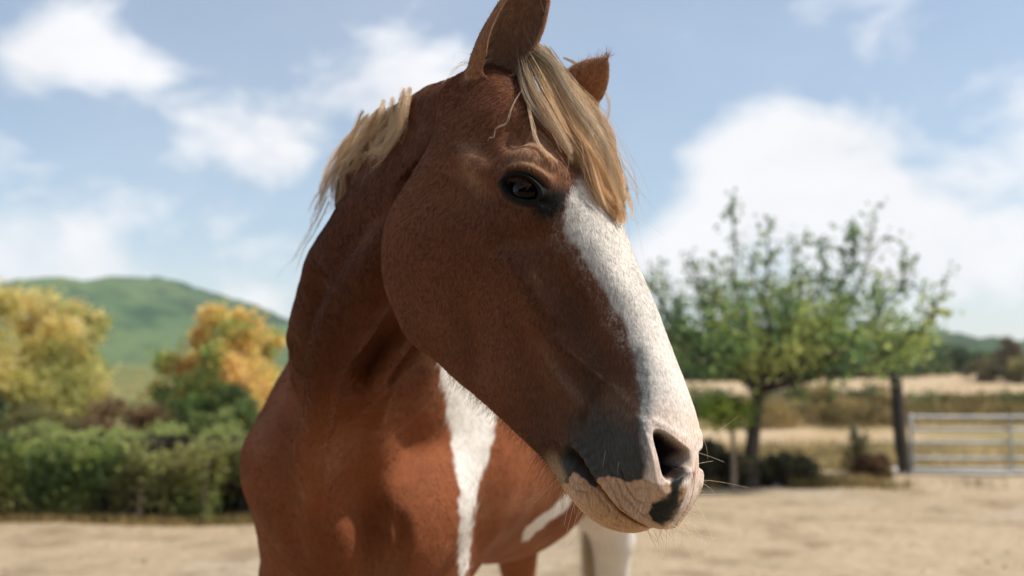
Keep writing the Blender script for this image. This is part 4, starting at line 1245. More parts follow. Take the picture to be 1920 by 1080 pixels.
def head_coat(h):
    """colour and bare-skin amount for points h (u,y,z) on the head"""
    P = h[:, [0, 2]]
    j = .0022 * vnoise(h, 160, 31) + .0035 * vnoise(h, 60, 33)
    jag = .0016 * vnoise(h, 200, 41) + .0012 * vnoise(h, 420, 42)
    c = mixc(np.broadcast_to(BROWN * np.array([.84, 1.0, 1.22]), (len(h), 3)).copy(), DEEP, .25 + .35 * fbm(h, 9, 2, 50))
    skin = np.zeros(len(h))
    tan_highlight = np.exp(-((P[:, 0] - .165) / .045)**2 - ((P[:, 1] + .035) / .035)**2) * .95 + np.exp(-((P[:, 0] - .13) / .035)**2 - ((P[:, 1] + .12) / .018)**2) * .9
    tan_highlight = tan_highlight + .35 * np.exp(-((P[:, 0] - .51) / .03)**2 - ((P[:, 1] + .085) / .02)**2) + .3 * np.exp(-((P[:, 0] - .45) / .05)**2 - ((P[:, 1] + .133 - .28 * (P[:, 0] - .45)) / .008)**2)
    seal = np.exp(-((P[:, 0] - .39) / .13)**2 - ((P[:, 1] + .105) / .05)**2) * .60 + .60 * sstep(.40, .50, P[:, 0])
    c = mixc(c, SEAL, np.clip(seal * (1 + .3 * fbm(h, 14, 2, 54)), 0, .9))
    c = mixc(c, DUSTY, np.clip(tan_highlight, 0, 1))  # tan hair, with brow, cheekbone and ridge highlights painted in
    eye = P - EYE; a = eye @ EA; b = eye @ EB
    o = (a / .036)**2 + (b / np.where(b > 0, .0235, .020))**2
    tear = np.exp(-((a - .037) / .015)**2 - ((b + .008) / .018)**2)
    dk = np.clip(sstep(1.25, .8, o) + 1.2 * tear + .75 * np.exp(-((a - .044) / .013)**2 - ((b - .010) / .020)**2), 0, 1) * (np.abs(h[:, 1]) > .05)
    c = mixc(c, [.020, .020, .019], dk); skin = np.maximum(skin, .9 * sstep(1.1, .75, o) * (np.abs(h[:, 1]) > .05))
    # blaze
    ze = np.interp(P[:, 0], BLAZE[:, 0], BLAZE[:, 1])
    sd = P[:, 1] - ze
    sd = np.where((np.abs(h[:, 1]) < .024) & (P[:, 0] > .60) & (P[:, 1] > -.125), np.maximum(sd, .024 - np.abs(h[:, 1])), sd)
    w = sstep(-.0045, .0045, sd + j * .7)
    roan = .38 * sstep(-.030, .0, sd + j * 2) * sstep(.22, .30, P[:, 0]) * sstep(.47, .42, P[:, 0]) * sstep(-.4, .6, vnoise(h, 520, 77))
    c = mixc(c, WHITE, np.clip(roan, 0, 1))
    wcol = mixc(WHITE * (.93 + .09 * fbm(h, 26, 3, 88))[:, None] * np.array([1, .985, .96]), PINK * 1.12, sstep(.50, .56, P[:, 0]) * (.55 + .3 * vnoise(h, 40, 5)))
    c = c + (wcol - c) * w[:, None]
    g = np.exp(-((sd - .004) / .0075)**2) * sstep(.43, .46, P[:, 0]) * sstep(.60, .575, P[:, 0])
    c = mixc(c, GREYSK, np.clip(g * (1 + .5 * vnoise(h, 300, 9)), 0, .9))
    # dark muzzle, tan lips
    sd2 = poly_sd(P, DARKM)
    soft = .004 + .030 * sstep(.58, .50, P[:, 0]) * sstep(-.18, -.15, P[:, 1]) + .03 * sstep(-.10, -.07, P[:, 1])
    m = sstep(1, -1, (sd2 + jag * .4) / soft) * (1 - w) 
    c = mixc(c, np.array([.066, .066, .060]), m); skin = np.maximum(skin, m * .8 * sstep(.51, .55, P[:, 0]))
    ub = np.interp(P[:, 1], TANB[:, 0], TANB[:, 1])
    m = sstep(-.0012, .0012, P[:, 0] - ub + jag) * (1 - w)
    tan = mixc(np.broadcast_to(TAN, c.shape).copy(), PINK, np.clip(.25 + .3 * fbm(h, 20, 2, 12), 0, .6))
    c = c + (tan - c) * m[:, None]; skin = np.maximum(skin, m)
    chin = sstep(.56, .545, P[:, 0]) * sstep(-.186, -.20, P[:, 1]) * sstep(.50, .53, P[:, 0])
    c = mixc(c, [.45, .30, .19], chin * .8)
    m = sstep(.0022, -.0022, poly_sd(P, NOSB) + jag * .7) * (h[:, 1] > 0)
    c = mixc(c, BLACK, m); skin = np.maximum(skin, m)
    skin = np.maximum(skin, sstep(.57, .62, P[:, 0]) * .6)
    d, s, t = seg_dist(P, MOUTH)
    m = np.exp(-(d / .0028)**2) * sstep(.52, .53, P[:, 0])
    c = mixc(c, [.10, .045, .03], m * .8); 
    ph = np.exp(-(h[:, 1] / .0022)**2) * sstep(.598, .606, P[:, 0]) * sstep(-.12, -.10, P[:, 1])
    c = mixc(c, [.55, .22, .17], ph)
    return c, np.clip(skin, 0, 1)

def body_coat(v):
    c = mixc(np.broadcast_to(BROWN, (len(v), 3)).copy(), DEEP, np.clip(.15 + .5 * fbm(v, 4, 3, 60), 0, 1))
    c = mixc(c, DUSTY, np.clip(.35 * fbm(v, 12, 2, 61) - .05, 0, .5))
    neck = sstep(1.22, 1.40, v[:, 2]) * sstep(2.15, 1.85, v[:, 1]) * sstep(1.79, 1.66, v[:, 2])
    c = mixc(c, [.062, .020, .010], .65 * neck)  # shade of the neck put into the coat as a darker brown
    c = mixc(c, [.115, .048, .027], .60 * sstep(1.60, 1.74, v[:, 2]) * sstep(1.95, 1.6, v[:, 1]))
    xz = v[:, [0, 2]]
    n = .006 * vnoise(v, 40, 62) + .004 * vnoise(v, 110, 63)
    l = np.interp(v[:, 2], WL[:, 0], WL[:, 1]); r = np.interp(v[:, 2], WR[:, 0], WR[:, 1])
    w = sstep(-.004, .004, v[:, 0] - l + n) * sstep(-.004, .004, r - v[:, 0] + n) * (v[:, 1] > 1.93) * (v[:, 1] < 2.9) * (v[:, 2] > .5)
    w = np.maximum(w, sstep(.003, -.003, poly_sd(xz, BELLY) + n) * (v[:, 1] > 2.4) * (v[:, 1] < 3.3))
    w = np.maximum(w, sstep(.98, .94, v[:, 2] + n) * (v[:, 0] > .19) * (v[:, 1] > 3.5))
    w = np.maximum(w, sstep(.42, .38, v[:, 2] + n))
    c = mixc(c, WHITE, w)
    c = mixc(c, [.16, .13, .10], sstep(.075, .065, v[:, 2]))
    return c

def coat_attrs(me):
    v = get_co(me); ih = read_attr(me, 'is_head'); ei = read_attr(me, 'ear_in')
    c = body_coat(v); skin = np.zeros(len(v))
    hm = (ih > .5) & (ih < 1.5)
    hc, hs = head_coat(w2h(v[hm])); c[hm] = hc; skin[hm] = hs
    em = ih > 1.5
    ec = mixc(np.broadcast_to(BROWN * .4 + DUSTY * .75, (em.sum(), 3)).copy(), [.34, .20, .145], ei[em] * .85)
    nm = read_attr(me, 'nostril')[:, None]
    c = c * (1 - nm) + nm * np.array([.022, .013, .012]); skin = np.maximum(skin, nm[:, 0])  # shade of the nostril's depth put into the skin colour
    c[em] = ec; skin[em] = ei[em] * .6
    set_col(me, 'coat', np.clip(c, 0, 1)); float_attr(me, 'skin', skin)
    return c, skin

# ---------------------------------------------------------------- horse materials

def hide_material():
    m, nt, p = new_mat('horse_hide')
    N, L = nt.nodes, nt.links
    at = N.new('ShaderNodeAttribute'); at.attribute_name = 'coat'
    sk = N.new('ShaderNodeAttribute'); sk.attribute_name = 'skin'
    tc = N.new('ShaderNodeTexCoord')
    n1 = N.new('ShaderNodeTexNoise'); n1.inputs['Scale'].default_value = 420; n1.inputs['Detail'].default_value = 3
    mp = N.new('ShaderNodeMapping'); mp.inputs['Scale'].default_value = (1, 1, .25)
    L.new(tc.outputs['Object'], mp.inputs[0]); L.new(mp.outputs[0], n1.inputs['Vector'])
    hs = N.new('ShaderNodeMixRGB'); hs.blend_type = 'MULTIPLY'; hs.inputs[0].default_value = 1
    cr = N.new('ShaderNodeMapRange'); cr.inputs['From Min'].default_value = .3; cr.inputs['From Max'].default_value = .7
    cr.inputs['To Min'].default_value = .72; cr.inputs['To Max'].default_value = 1.25
    L.new(n1.outputs['Fac'], cr.inputs['Value'])
    L.new(at.outputs['Color'], hs.inputs[1]); L.new(cr.outputs[0], hs.inputs[2])
    L.new(hs.outputs[0], p.inputs['Base Color'])
    n2 = N.new('ShaderNodeTexNoise'); n2.inputs['Scale'].default_value = 260; n2.inputs['Detail'].default_value = 6
    L.new(tc.outputs['Object'], n2.inputs['Vector'])
    b = N.new('ShaderNodeBump'); b.inputs['Strength'].default_value = .35; b.inputs['Distance'].default_value = .0015
    L.new(n2.outputs['Fac'], b.inputs['Height']); L.new(b.outputs[0], p.inputs['Normal'])
    rr = N.new('ShaderNodeMapRange'); rr.inputs['To Min'].default_value = .85; rr.inputs['To Max'].default_value = .46
    L.new(sk.outputs['Fac'], rr.inputs['Value']); L.new(rr.outputs[0], p.inputs['Roughness'])
    p.inputs['Specular IOR Level'].default_value = .08
    p.inputs['Sheen Weight'].default_value = .06; p.inputs['Sheen Roughness'].default_value = .4; p.inputs['Sheen Tint'].default_value = (1, .72, .45, 1)
    return m

def hair_material(name, rough=.45, spec=.4, trans=.3):
    m, nt, p = new_mat(name)
    N, L = nt.nodes, nt.links
    at = N.new('ShaderNodeAttribute'); at.attribute_name = 'tint'
    L.new(at.outputs['Color'], p.inputs['Base Color'])
    p.inputs['Roughness'].default_value = rough; p.inputs['Specular IOR Level'].default_value = spec
    tr = N.new('ShaderNodeBsdfTranslucent'); L.new(at.outputs['Color'], tr.inputs['Color'])
    mx = N.new('ShaderNodeMixShader'); mx.inputs[0].default_value = trans
    out = nt.nodes['Material Output']
    L.new(p.outputs[0], mx.inputs[1]); L.new(tr.outputs[0], mx.inputs[2]); L.new(mx.outputs[0], out.inputs['Surface'])
    return m

def hair_object(name, C, r0, r1, tint, mat, parent):
    """C (n,k,3) hair strands, tint (n,3) or (n,k,3)"""
    n, k = C.shape[:2]
    hc = bpy.data.hair_curves.new(name)
    hc.add_curves([k] * n)
    hc.attributes['position'].data.foreach_set('vector', np.ascontiguousarray(C, np.float32).ravel())
    ra = hc.attributes.get('radius') or hc.attributes.new('radius', 'FLOAT', 'POINT')
    rad = np.linspace(0, 1, k)[None] ** 1.2
    rr = (np.reshape(r0, (-1, 1)) * (1 - rad) + np.reshape(r1, (-1, 1)) * rad) * np.ones((n, 1))
    ra.data.foreach_set('value', rr.astype(np.float32).ravel())
    ca = hc.attributes.new('tint', 'FLOAT_COLOR', 'POINT')
    t = np.ones((n, k, 4), np.float32); t[..., :3] = tint if tint.ndim == 3 else tint[:, None, :]
    ca.data.foreach_set('color', t.ravel())
    hc.materials.append(mat)
    o = bpy.data.objects.new(name, hc)
    return link(o, parent)

def fur_flow(v, n, ih):
    """direction in which the short coat lies"""
    f = np.zeros_like(v)
    hm = ih > .5
    h = w2h(v[hm]); P = h[:, [0, 2]]
    du = np.where(P[:, 0] < .14, .15, .85); dz = np.zeros(len(h))
    cheek = sstep(-.06, -.12, P[:, 1]) * sstep(.46, .36, P[:, 0])
    dz = -1.15 * cheek - .25 * sstep(.0, -.05, P[:, 1])
    tmp = sstep(.16, .11, P[:, 0])
    dz = dz - .7 * tmp; 
    up = sstep(.04, .0, np.abs(P[:, 0] - .12)) * sstep(-.06, -.0, P[:, 1])
    dy = .35 * np.sign(h[:, 1]) * sstep(.06, .02, np.abs(h[:, 1])) * sstep(.3, .2, P[:, 0])
    D = np.stack([du, dy, dz], -1)
    f[hm] = D @ HF
    b = ~hm
    vb = v[b]
    D = np.zeros_like(vb); D[:, 2] = -1; D[:, 1] = .35; D[:, 0] = np.where(vb[:, 0] < -.3, -.25, .15)
    back = sstep(2.2, 2.6, vb[:, 1]); D[:, 1] += 1.2 * back
    f[b] = D
    s = np.where(ih > .5, .16, .10)[:, None]
    f = f / (np.linalg.norm(f, axis=1, keepdims=True) + 1e-9)
    f = f + s * np.stack([vnoise(v, 34, 71), vnoise(v, 34, 72), vnoise(v, 34, 73)], -1) + .07 * rng.normal(size=v.shape)
    f = f - n * (f * n).sum(1, keepdims=True)
    return f / (np.linalg.norm(f, axis=1, keepdims=True) + 1e-9)

def triangles(me):
    me.calc_loop_triangles()
    t = np.empty(len(me.loop_triangles) * 3, np.int32); me.loop_triangles.foreach_get('vertices', t)
    return t.reshape(-1, 3)

def scatter(V, T, w, n):
    """n random points on triangles weighted by area times vertex weight"""
    a = np.linalg.norm(np.cross(V[T[:, 1]] - V[T[:, 0]], V[T[:, 2]] - V[T[:, 0]]), axis=1) * .5
    p = a * w[T].mean(1); p = p / p.sum()
    i = rng.choice(len(T), n, p=p)
    r1 = np.sqrt(rng.random(n)); r2 = rng.random(n)
    B = np.stack([1 - r1, r1 * (1 - r2), r1 * r2], -1)
    return T[i], B

def bary(A, t, B):
    return (A[t] * (B[..., None] if A.ndim > 1 else B)).sum(1)

FUR_N = 400000
def grow_fur(me, c, skin, parent, mat):
    V = get_co(me); N = get_no(me); ih = read_attr(me, 'is_head'); ei = read_attr(me, 'ear_in')
    T = triangles(me)
    camp = np.array([0, 0, CAM_H]); toc = camp - V; dist = np.linalg.norm(toc, axis=1)
    facing = (N * toc).sum(1) / dist
    w = sstep(1.02, .6, skin) * np.where(facing > -.25, 1, .12) / np.clip(dist / 1.2, .9, 3)**2
    w = w * np.where(ih > .5, 1.25, 1.1) * (V[:, 1] < 3.4) * (V[:, 2] > .6) * (ei < .3)
    h = w2h(V); eye = h[:, [0, 2]] - EYE; a = eye @ EA; b = eye @ EB
    o = (a / .0275)**2 + (b / np.where(b > 0, .0185, .0155))**2
    w = w * np.where((ih > .5) & (o < 1.1) & (np.abs(h[:, 1]) > .05), 0, 1)
    w = w * (read_attr(me, 'nostril') < .03)
    d = seg_dist(h[:, [0, 2]], MOUTH)[0]
    w = w * np.where((ih > .5) & (d < .005), 0, 1)
    t, B = scatter(V, T, w, FUR_N)
    P = bary(V, t, B); n = bary(N, t, B); n /= np.linalg.norm(n, axis=1, keepdims=True)
    hd = ih[t[:, 0]]
    col = bary(c, t, B); sk = bary(skin, t, B)
    m = (hd > .5) & (hd < 1.5)
    c2, s2 = head_coat(w2h(P[m])); col[m] = c2
    f = fur_flow(P, n, hd)
    hh = w2h(P)
    L = np.where(hd > .5, .0062, .0080) * (.7 + .6 * rng.random(len(P)))
    L = L * np.where(m, np.interp(hh[:, 0], [0, .1, .3, .5, .58, .63], [1.25, 1.1, .9, .62, .45, .35]), 1)
    L = L * (1 - .55 * sk)
    lift = np.where(hd > .5, .14, .09) + .08 * rng.random(len(P))
    s = np.linspace(0, 1, 4)
    C = P[:, None, :] + L[:, None, None] * (s[None, :, None] * f[:, None, :] + (lift[:, None] * (s * (1.15 - .55 * s))[None])[..., None] * n[:, None, :]) - .0004 * n[:, None, :]
    v = (.70 + .60 * rng.random(len(P))) * (1 + .12 * vnoise(P, 110, 90))
    al = hh[:, 0] * .72 - hh[:, 2] * .69; pe = hh[:, 0] * .69 + hh[:, 2] * .72
    st = np.where(hd > .5, vnoise(np.stack([al * 55, pe * 330, hh[:, 1] * 200], -1), 1.0, 95), vnoise(np.stack([P[:, 0] * 240, P[:, 1] * 120, P[:, 2] * 45], -1), 1.0, 96))
    v = v * (1 + np.where(hd > .5, .36, .5) * st)
    tint = np.clip(col * v[:, None], 0, .9)
    tt = tint[:, None, :] * np.array([.8, .95, 1.1, 1.25])[None, :, None]
    r0 = np.where(hd > .5, .00019, .00026) * (1 - .25 * sk)
    return hair_object('fur', C, r0, r0 * .25, np.clip(tt, 0, .92), mat, parent)

def spline_strands(G, n_out):
    """resample guide polylines (g,k,3) to n_out points"""
    G = np.asarray(G, float); k = G.shape[1]
    return np.stack([nspline(np.arange(k), g, np.linspace(0, k - 1, n_out)) for g in G])

def clump(guide, n, spread, tip, K=14, wave=.003, seed=0, length_var=.25, sway=0.0):
    """n hairs round one guide curve"""
    g = nspline(np.arange(len(guide)), np.asarray(guide, float), np.linspace(0, len(guide) - 1, K))
    s = np.linspace(0, 1, K)
    g = g + sway * np.sin(s[:, None] * (1.0 + 1.2 * rng.random()) * 6.28 + 6.28 * rng.random(3)) * s[:, None]
    off = rng.normal(size=(n, 1, 3)); 
    env = (spread * (1 - s) + tip * s) * (.55 + .9 * np.sin(np.pi * np.clip(s * .9, 0, 1)))
    cut = 1 - length_var * rng.random((n, 1))
    idx = s[None] * cut * (K - 1); i0 = np.clip(idx.astype(int), 0, K - 2); fr = idx - i0
    base = g[i0] * (1 - fr[..., None]) + g[i0 + 1] * fr[..., None]
    ph = rng.random((n, 1, 3)) * 6.28; fq = 1.2 + 2.2 * rng.random((n, 1, 1))
    wv = wave * np.sin(s[None, :, None] * fq * 6.28 + ph) * s[None, :, None] ** .7
    fly = (rng.random((n, 1, 1)) < .06) * rng.normal(size=(n, 1, 3)) * .018 * s[None, :, None] ** 2
    return base + off * env[None, :, None] + wv + fly

LOCK = {
 'a': [(-0.005,0.020,-0.003),(0.040,0.018,0.003),(0.090,0.022,0.001),(0.140,0.032,0.005),(0.187,0.034,0.005),(0.227,0.024,0.004),(0.260,0.010,0.004),(0.276,0.006,0.002)],
 'b': [(-0.006,0.012,0.005),(0.035,-0.008,0.011),(0.080,-0.009,0.013),(0.130,-0.006,0.015),(0.175,-0.006,0.011),(0.210,-0.008,0.005),(0.250,-0.008,0.003),(0.270,-0.006,0.001)],
 'c': [(-0.008,0.005,0.005),(0.030,-0.023,0.002),(0.070,-0.031,0.004),(0.115,-0.033,0.008),(0.161,-0.035,0.007),(0.200,-0.031,0.005),(0.240,-0.023,0.001),(0.262,-0.016,-0.001)],
 'd': [(-0.008,-0.004,0.009),(0.030,-0.041,0.002),(0.075,-0.047,0.005),(0.118,-0.042,0.011),(0.161,-0.042,0.009),(0.200,-0.047,0.004),(0.235,-0.039,0.002),(0.250,-0.035,-0.002)],
 'e': [(0.000,0.024,-0.013),(0.055,0.045,-0.017),(0.110,0.058,-0.009),(0.155,0.058,-0.001),(0.190,0.050,0.001),(0.222,0.040,0.001),(0.250,0.024,0.002),(0.270,0.012,0.001)],
 'f': [(0.015,0.030,-0.024),(0.075,0.056,-0.019),(0.118,0.064,-0.013),(0.152,0.066,-0.007),(0.178,0.060,-0.003),(0.196,0.052,-0.002),(0.215,0.043,-0.001),(0.235,0.030,0.000)],
}
LOCK_WISPS = [
 ([(0.045,0.040,-0.019),(0.079,0.060,-0.021),(0.114,0.077,-0.022),(0.142,0.087,-0.023),(0.156,0.090,-0.023),(0.171,0.091,-0.020),(0.183,0.088,-0.015),(0.194,0.083,-0.012)], 26),
 ([(0.043,0.034,-0.018),(0.085,0.053,-0.014),(0.113,0.062,-0.012),(0.133,0.066,-0.007),(0.147,0.066,-0.006),(0.165,0.065,-0.004),(0.177,0.063,-0.003),(0.190,0.058,-0.002)], 34),
 ([(0.040,0.036,-0.016),(0.066,0.046,-0.017),(0.091,0.055,-0.012),(0.113,0.062,-0.009),(0.130,0.069,-0.009),(0.138,0.068,-0.007),(0.138,0.060,-0.004),(0.128,0.046,-0.002)], 14),
 ([(0.053,0.052,-0.020),(0.085,0.079,-0.038),(0.102,0.086,-0.049),(0.104,0.089,-0.061),(0.107,0.091,-0.070),(0.112,0.092,-0.076),(0.110,0.092,-0.081),(0.111,0.093,-0.087)], 4),
 ([(-0.004,-0.060,0.010),(0.010,-0.088,0.020),(0.030,-0.100,0.026),(0.055,-0.106,0.020),(0.080,-0.100,0.002),(0.100,-0.095,-0.004),(0.115,-0.090,-0.008),(0.130,-0.088,-0.014)], 30),
 ([(-0.010,-0.050,0.020),(0.000,-0.080,0.030),(0.018,-0.100,0.036),(0.040,-0.112,0.036),(0.060,-0.122,0.030),(0.080,-0.128,0.010),(0.100,-0.126,0.002),(0.120,-0.124,-0.004)], 16),
]
MANE = [
 ([(-.164,1.553,1.826),(-.158,1.500,1.790),(-.164,1.490,1.750),(-.186,1.505,1.722),(-.207,1.530,1.704)], 150),
 ([(-.173,1.571,1.830),(-.165,1.506,1.785),(-.174,1.503,1.747),(-.194,1.522,1.722),(-.205,1.530,1.692)], 130),
 ([(-.181,1.581,1.826),(-.174,1.518,1.785),(-.184,1.518,1.748),(-.204,1.540,1.728),(-.226,1.570,1.722)], 140),
 ([(-.193,1.581,1.818),(-.190,1.535,1.785),(-.203,1.545,1.752),(-.219,1.563,1.733),(-.210,1.545,1.700)], 130),
 ([(-.208,1.593,1.812),(-.212,1.565,1.785),(-.227,1.580,1.758),(-.237,1.588,1.738),(-.240,1.590,1.715)], 120),
 ([(-.212,1.595,1.812),(-.222,1.575,1.785),(-.238,1.60,1.758),(-.252,1.620,1.735),(-.268,1.645,1.712)], 130),
 ([(-.217,1.598,1.808),(-.230,1.585,1.780),(-.247,1.615,1.752),(-.262,1.640,1.730),(-.283,1.680,1.705)], 130),
 ([(-.223,1.600,1.805),(-.238,1.600,1.776),(-.257,1.635,1.745),(-.277,1.675,1.724),(-.303,1.720,1.700)], 190),
 ([(-.240,1.631,1.805),(-.261,1.645,1.780),(-.285,1.690,1.752),(-.300,1.718,1.722),(-.322,1.760,1.690)], 190),
 ([(-.257,1.673,1.805),(-.282,1.695,1.780),(-.311,1.745,1.755),(-.330,1.770,1.722),(-.345,1.790,1.685)], 170),
 ([(-.275,1.701,1.792),(-.301,1.727,1.764),(-.330,1.775,1.738),(-.345,1.790,1.705),(-.357,1.80,1.675)], 140),
 ([(-.250,1.70,1.800),(-.268,1.705,1.788),(-.291,1.730,1.785),(-.306,1.738,1.781),(-.322,1.739,1.779)], 16),
 ([(-.327,1.80,1.745),(-.345,1.815,1.722),(-.360,1.820,1.700),(-.368,1.815,1.675),(-.372,1.810,1.645)], 26),
 ([(-.345,1.83,1.715),(-.358,1.820,1.680),(-.378,1.82,1.640),(-.395,1.815,1.605),(-.410,1.80,1.575)], 14),
 ([(-.335,1.80,1.70),(-.355,1.80,1.655),(-.372,1.79,1.620),(-.388,1.80,1.590),(-.402,1.81,1.555)], 10),
 ([(-.050,1.40,1.812),(-.062,1.38,1.818),(-.075,1.385,1.816),(-.090,1.41,1.812),(-.106,1.45,1.808)], 12),
 ([(-.044,1.40,1.818),(-.062,1.38,1.833),(-.078,1.38,1.834),(-.092,1.40,1.822),(-.101,1.46,1.812)], 2),
]
BLOND = np.array([.74, .51, .28]); PALE = np.array([.88, .70, .49])

def build_horse():
    root = empty('horse', (-.05, 2.9, 0))
    tag(root, 'chestnut and white pinto horse turning its blazed head to the right, close to the camera', 'horse')
    me, E0 = horse_mesh()
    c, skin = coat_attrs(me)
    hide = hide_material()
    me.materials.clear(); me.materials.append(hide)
    me.name = 'horse_body'
    body = bpy.data.objects.new('body', me); link(body, root)
    inv = Matrix.Translation((.05, -2.9, 0))
    # eyes
    em, nt, p = new_mat('horse_eye')
    p.inputs['Base Color'].default_value = (.006, .004, .004, 1); p.inputs['Roughness'].default_value = .08
    p.inputs['Specular IOR Level'].default_value = .2
    parts = [body]
    for sgn in (1, -1):
        bm = bmesh.new(); bmesh.ops.create_uvsphere(bm, u_segments=48, v_segments=32, radius=.0245)
        em_ = bpy.data.meshes.new('eye'); bm.to_mesh(em_); bm.free()
        em_.polygons.foreach_set('use_smooth', np.ones(len(em_.polygons), bool)); em_.materials.append(em)
        eo = bpy.data.objects.new('eye', em_); link(eo, root); parts.append(eo)
        pc = np.array([E0[0], sgn * (E0[1] - .0262), E0[2] + .001])
        eo.location = h2w(pc)
    hairm = hair_material('coat_hair', .48, .25)
    longm = hair_material('long_hair', .40, .45, .45)
    parts.append(grow_fur(me, c, skin, root, hairm))
    tag(parts[-1], kind='stuff')
    # forelock
    names = list(LOCK); G = spline_strands([LOCK[k] for k in names], 16)
    order = ['f', 'e', 'a', 'b', 'c', 'd']; G = G[[names.index(k) for k in order]]
    n, nl = 4600, 90
    cl = rng.random(nl) ** .52 * (len(G) - 1.001)                  # locks: hairs gather round lock centres and come to a point
    ci = rng.integers(0, nl, n); s = np.linspace(0, 1, 16)
    q = cl[ci][:, None] + rng.normal(size=(n, 1)) * (.17 - .135 * s[None] ** .6)
    loose = rng.random((n, 1)) < .12
    q = np.clip(q + loose * rng.normal(size=(n, 1)) * .5 * s[None], 0, len(G) - 1.001)
    i = q.astype(int); f = (q - i)[..., None]; col_ = np.arange(16)[None]
    S = G[i, col_] * (1 - f) + G[i + 1, col_] * f
    lock_rand = rng.normal(size=(nl, 1, 3)) * np.array([.010, .012, .009]); lock_rand[..., 2] = np.abs(lock_rand[..., 2])
    phase = rng.random((nl, 1, 3)) * 6.28; freq = .8 + 1.5 * rng.random((nl, 1, 1))
    S = S + (lock_rand[ci] * np.sin(np.pi * np.clip(s * .85 + .1, 0, 1))[None, :, None])
    S = S + .0095 * np.sin(s[None, :, None] * freq[ci] * 6.28 + phase[ci]) * s[None, :, None]
    S = S + rng.normal(size=(n, 1, 3)) * (.0032 * (1 - .75 * s))[None, :, None]
    ph = rng.random((n, 1, 3)) * 6.28
    S = S + .0013 * np.sin(s[None, :, None] * (14 + 10 * rng.random((n, 1, 1))) + ph) * s[None, :, None]
    S = S + (rng.random((n, 1, 1)) < .07) * rng.normal(size=(n, 1, 3)) * .022 * s[None, :, None]**1.6
    cut = (.46 + .56 * rng.random((nl, 1)) ** .55)[ci] * (.88 + .14 * rng.random((n, 1)))
    idx = np.clip(s[None] * cut * 15, 0, 14.999); i0 = idx.astype(int); fr = (idx - i0)[..., None]; rr = np.arange(n)[:, None]
    S = S[rr, i0] * (1 - fr) + S[rr, i0 + 1] * fr
    W = h2w(S)
    t = rng.random((nl, 1))[ci]
    tint = (BLOND * (1 - t) + PALE * t) * (.48 + .66 * rng.random((nl, 1)))[ci] * (.75 + .5 * rng.random((n, 1)))
    extra, et = [], []
    for g, k in LOCK_WISPS:
        e = clump(h2w(g), k, .0012, .0006, K=16, wave=.0015, length_var=.15); extra.append(e); et.append(np.broadcast_to(PALE * .95, (k, 3)) * (.8 + .3 * rng.random((k, 1))))
    W = np.concatenate([W] + extra); tint = np.concatenate([tint] + et)
    tint = tint[:, None, :] * np.interp(np.arange(16), [0, 4, 15], [.62, .95, 1.08])[None, :, None]
    parts.append(hair_object('forelock', W, np.full(len(W), .00022), np.full(len(W), .00009), tint, longm, root))
    # mane
    W, tint = [], []
    for g, k in MANE:
        g = np.array(g); k = int(k * .8); nb = max(1, k // 30)
        for b in range(nb):
            gg = g + rng.normal(size=3) * .006 * (nb > 1) + np.linspace(0, 1, len(g))[:, None] * rng.normal(size=3) * .010 * (nb > 1)
            kk = k // nb
            W.append(clump(gg, kk, .0030 if nb > 1 else .0012, .0008, K=16, wave=.0022, sway=.007 * (nb > 1), length_var=.4))
            t = rng.random(); tint.append((BLOND * .35 + PALE * .65 * (.8 + .25 * t)) * (.75 + .4 * rng.random((kk, 1))))
    W = np.concatenate(W); tint = np.concatenate(tint)
    parts.append(hair_object('mane', W, np.full(len(W), .00021), np.full(len(W), .00009), tint, longm, root))
    # tail
    W = np.concatenate([clump(np.array([(.235, 4.22, 1.36), (.30, 4.36, 1.22), (.35, 4.38, .95), (.35, 4.36, .65), (.34, 4.33, .40)]) + rng.normal(size=3) * .02, 60, .014, .02, K=12, wave=.01) for _ in range(14)])
    parts.append(hair_object('tail', W, np.full(len(W), .0005), np.full(len(W), .0003), np.broadcast_to(np.array([.46, .34, .20]), (len(W), 3)) * (.7 + .5 * rng.random((len(W), 1))), longm, root))
    # lashes, whiskers, beard
    k = 100
    a = -.019 + .034 * rng.random(k); b = .0135 * (1 - (a / .0275)**2) + .0015 * rng.random(k)
    P = EYE + a[:, None] * EA + b[:, None] * EB
    p0 = np.stack([P[:, 0], np.full(k, E0[1] - .0025), P[:, 1]], -1)
    d = np.stack([EB[0] * -.45 + .2 * rng.normal(size=k), np.full(k, .75), EB[1] * -.45 + .2 * rng.normal(size=k)], -1)
    s = np.linspace(0, 1, 6)
    L = (.006 + .004 * rng.random(k))[:, None, None]
    S = p0[:, None] + L * (s[None, :, None] * d[:, None] + (s**2)[None, :, None] * np.array([EB[0] * -.35, -.05, EB[1] * -.35]))
    parts.append(hair_object('eyelashes', h2w(S), np.full(k, .00022), np.full(k, .0001), np.broadcast_to(np.array([.12, .05, .028]), (k, 3)) * (.7 + .6 * rng.random((k, 1))), longm, root))
    V = get_co(me); N = get_no(me); hh = w2h(V); ih = read_attr(me, 'is_head')
    def pick(mask, n):
        i = rng.choice(np.nonzero(mask & (ih > .5) & (ih < 1.5))[0], n); return V[i], N[i]
    Ws = []
    def whisk(mask, n, L0, L1, droop, lean):
        p, nn = pick(mask, n)
        L = (L0 + (L1 - L0) * rng.random(n))[:, None, None]
        d = nn + .45 * rng.normal(size=nn.shape) + np.array(lean); d /= np.linalg.norm(d, axis=1, keepdims=True)
        S = p[:, None] + L * (s[None, :, None] * d[:, None] + (s**2)[None, :, None] * (np.array([0, 0, -droop]) + .25 * rng.normal(size=(n, 1, 3))))
        Ws.append(S)
    whisk((hh[:, 0] > .61) & (hh[:, 2] > -.14) & (hh[:, 1] > -.045) & (hh[:, 1] < .02), 60, .012, .045, .15, (.3, 0, 0))
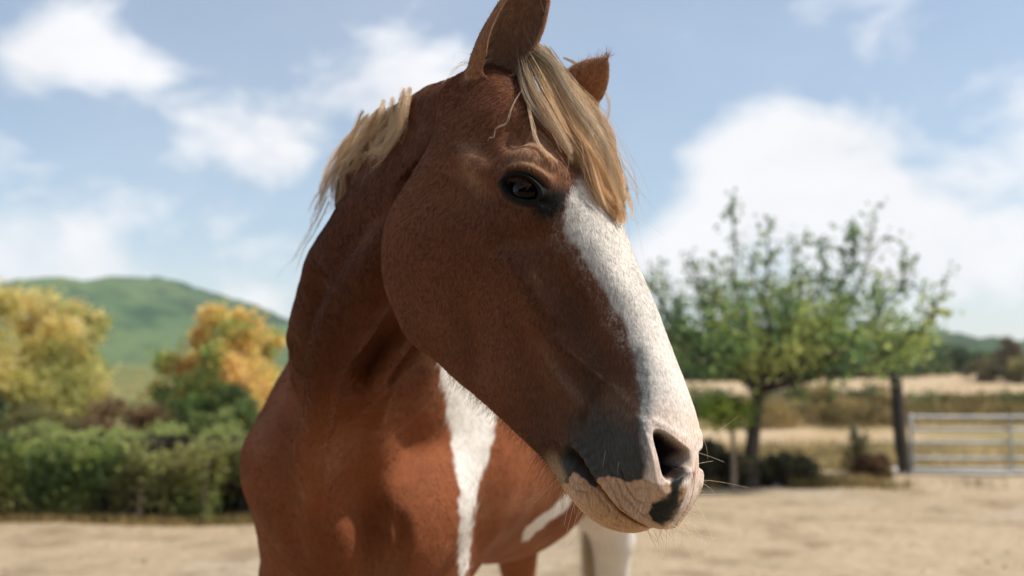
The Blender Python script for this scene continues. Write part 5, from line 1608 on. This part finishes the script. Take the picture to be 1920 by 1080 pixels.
    whisk((hh[:, 0] > .55) & (hh[:, 0] < .60) & (hh[:, 2] > -.06) & (hh[:, 1] < -.01), 7, .02, .05, .2, (.5, 0, 0))
    whisk((hh[:, 0] > .54) & (hh[:, 0] < .62) & (hh[:, 2] < -.17), 45, .012, .035, .5, (0, 0, -.4))
    whisk((hh[:, 0] > .53) & (hh[:, 0] < .62) & (hh[:, 2] > -.15) & (hh[:, 2] < -.09) & (hh[:, 1] > .04), 7, .010, .024, .6, (0, 0, -.5))
    W = np.concatenate(Ws)
    parts.append(hair_object('whiskers', h2w(w2h(W)), np.full(len(W), .00020), np.full(len(W), .00010), np.broadcast_to(PALE * 1.1, (len(W), 3)) * (.7 + .4 * rng.random((len(W), 1))), longm, root))
    Ws.clear()
    ei = read_attr(me, 'ear_in')
    for sel, k, l0, l1 in (((ih > 1.5) & (ei > .5), 2600, .008, .022), ((ih > 1.5) & (ei < .5), 3600, .0015, .0035)):
        i = rng.choice(np.nonzero(sel)[0], k); d = N[i] * .5 + np.array([.15, -.1, .8]) + .35 * rng.normal(size=(k, 3)); d /= np.linalg.norm(d, axis=1, keepdims=True)
        L = (l0 + (l1 - l0) * rng.random((k, 1, 1))); s6 = np.linspace(0, 1, 6)
        Ws.append(V[i][:, None] + L * s6[None, :, None] * d[:, None])
    W = np.concatenate(Ws)
    parts.append(hair_object('ear_hair', W, np.full(len(W), .00020), np.full(len(W), .00007), np.broadcast_to(np.array([.42, .26, .165]), (len(W), 3)) * (.55 + .9 * rng.random((len(W), 1))), longm, root))
    Ws.clear()
    whisk((hh[:, 0] > .34) & (hh[:, 0] < .52) & (hh[:, 2] < -.20) & (hh[:, 1] < .045) & (hh[:, 1] > -.02), 900, .005, .014, .35, (-.35, 0, -.35))
    whisk((hh[:, 0] > .50) & (hh[:, 0] < .555) & (hh[:, 2] < -.195) & (np.abs(hh[:, 1]) < .045), 300, .008, .028, .5, (-.3, 0, -.5))
    W = np.concatenate(Ws)
    parts.append(hair_object('jaw_hair', W, np.full(len(W), .00019), np.full(len(W), .00008), np.broadcast_to(np.array([.42, .19, .08]), (len(W), 3)) * (.6 + .9 * rng.random((len(W), 1))), longm, root))
    for o in parts:
        o.matrix_parent_inverse = inv
    return root

build_ground()
build_hills()
build_left_side()
build_right_side()
build_clods()
build_horse()
build_haze()
build_leaf_screen()
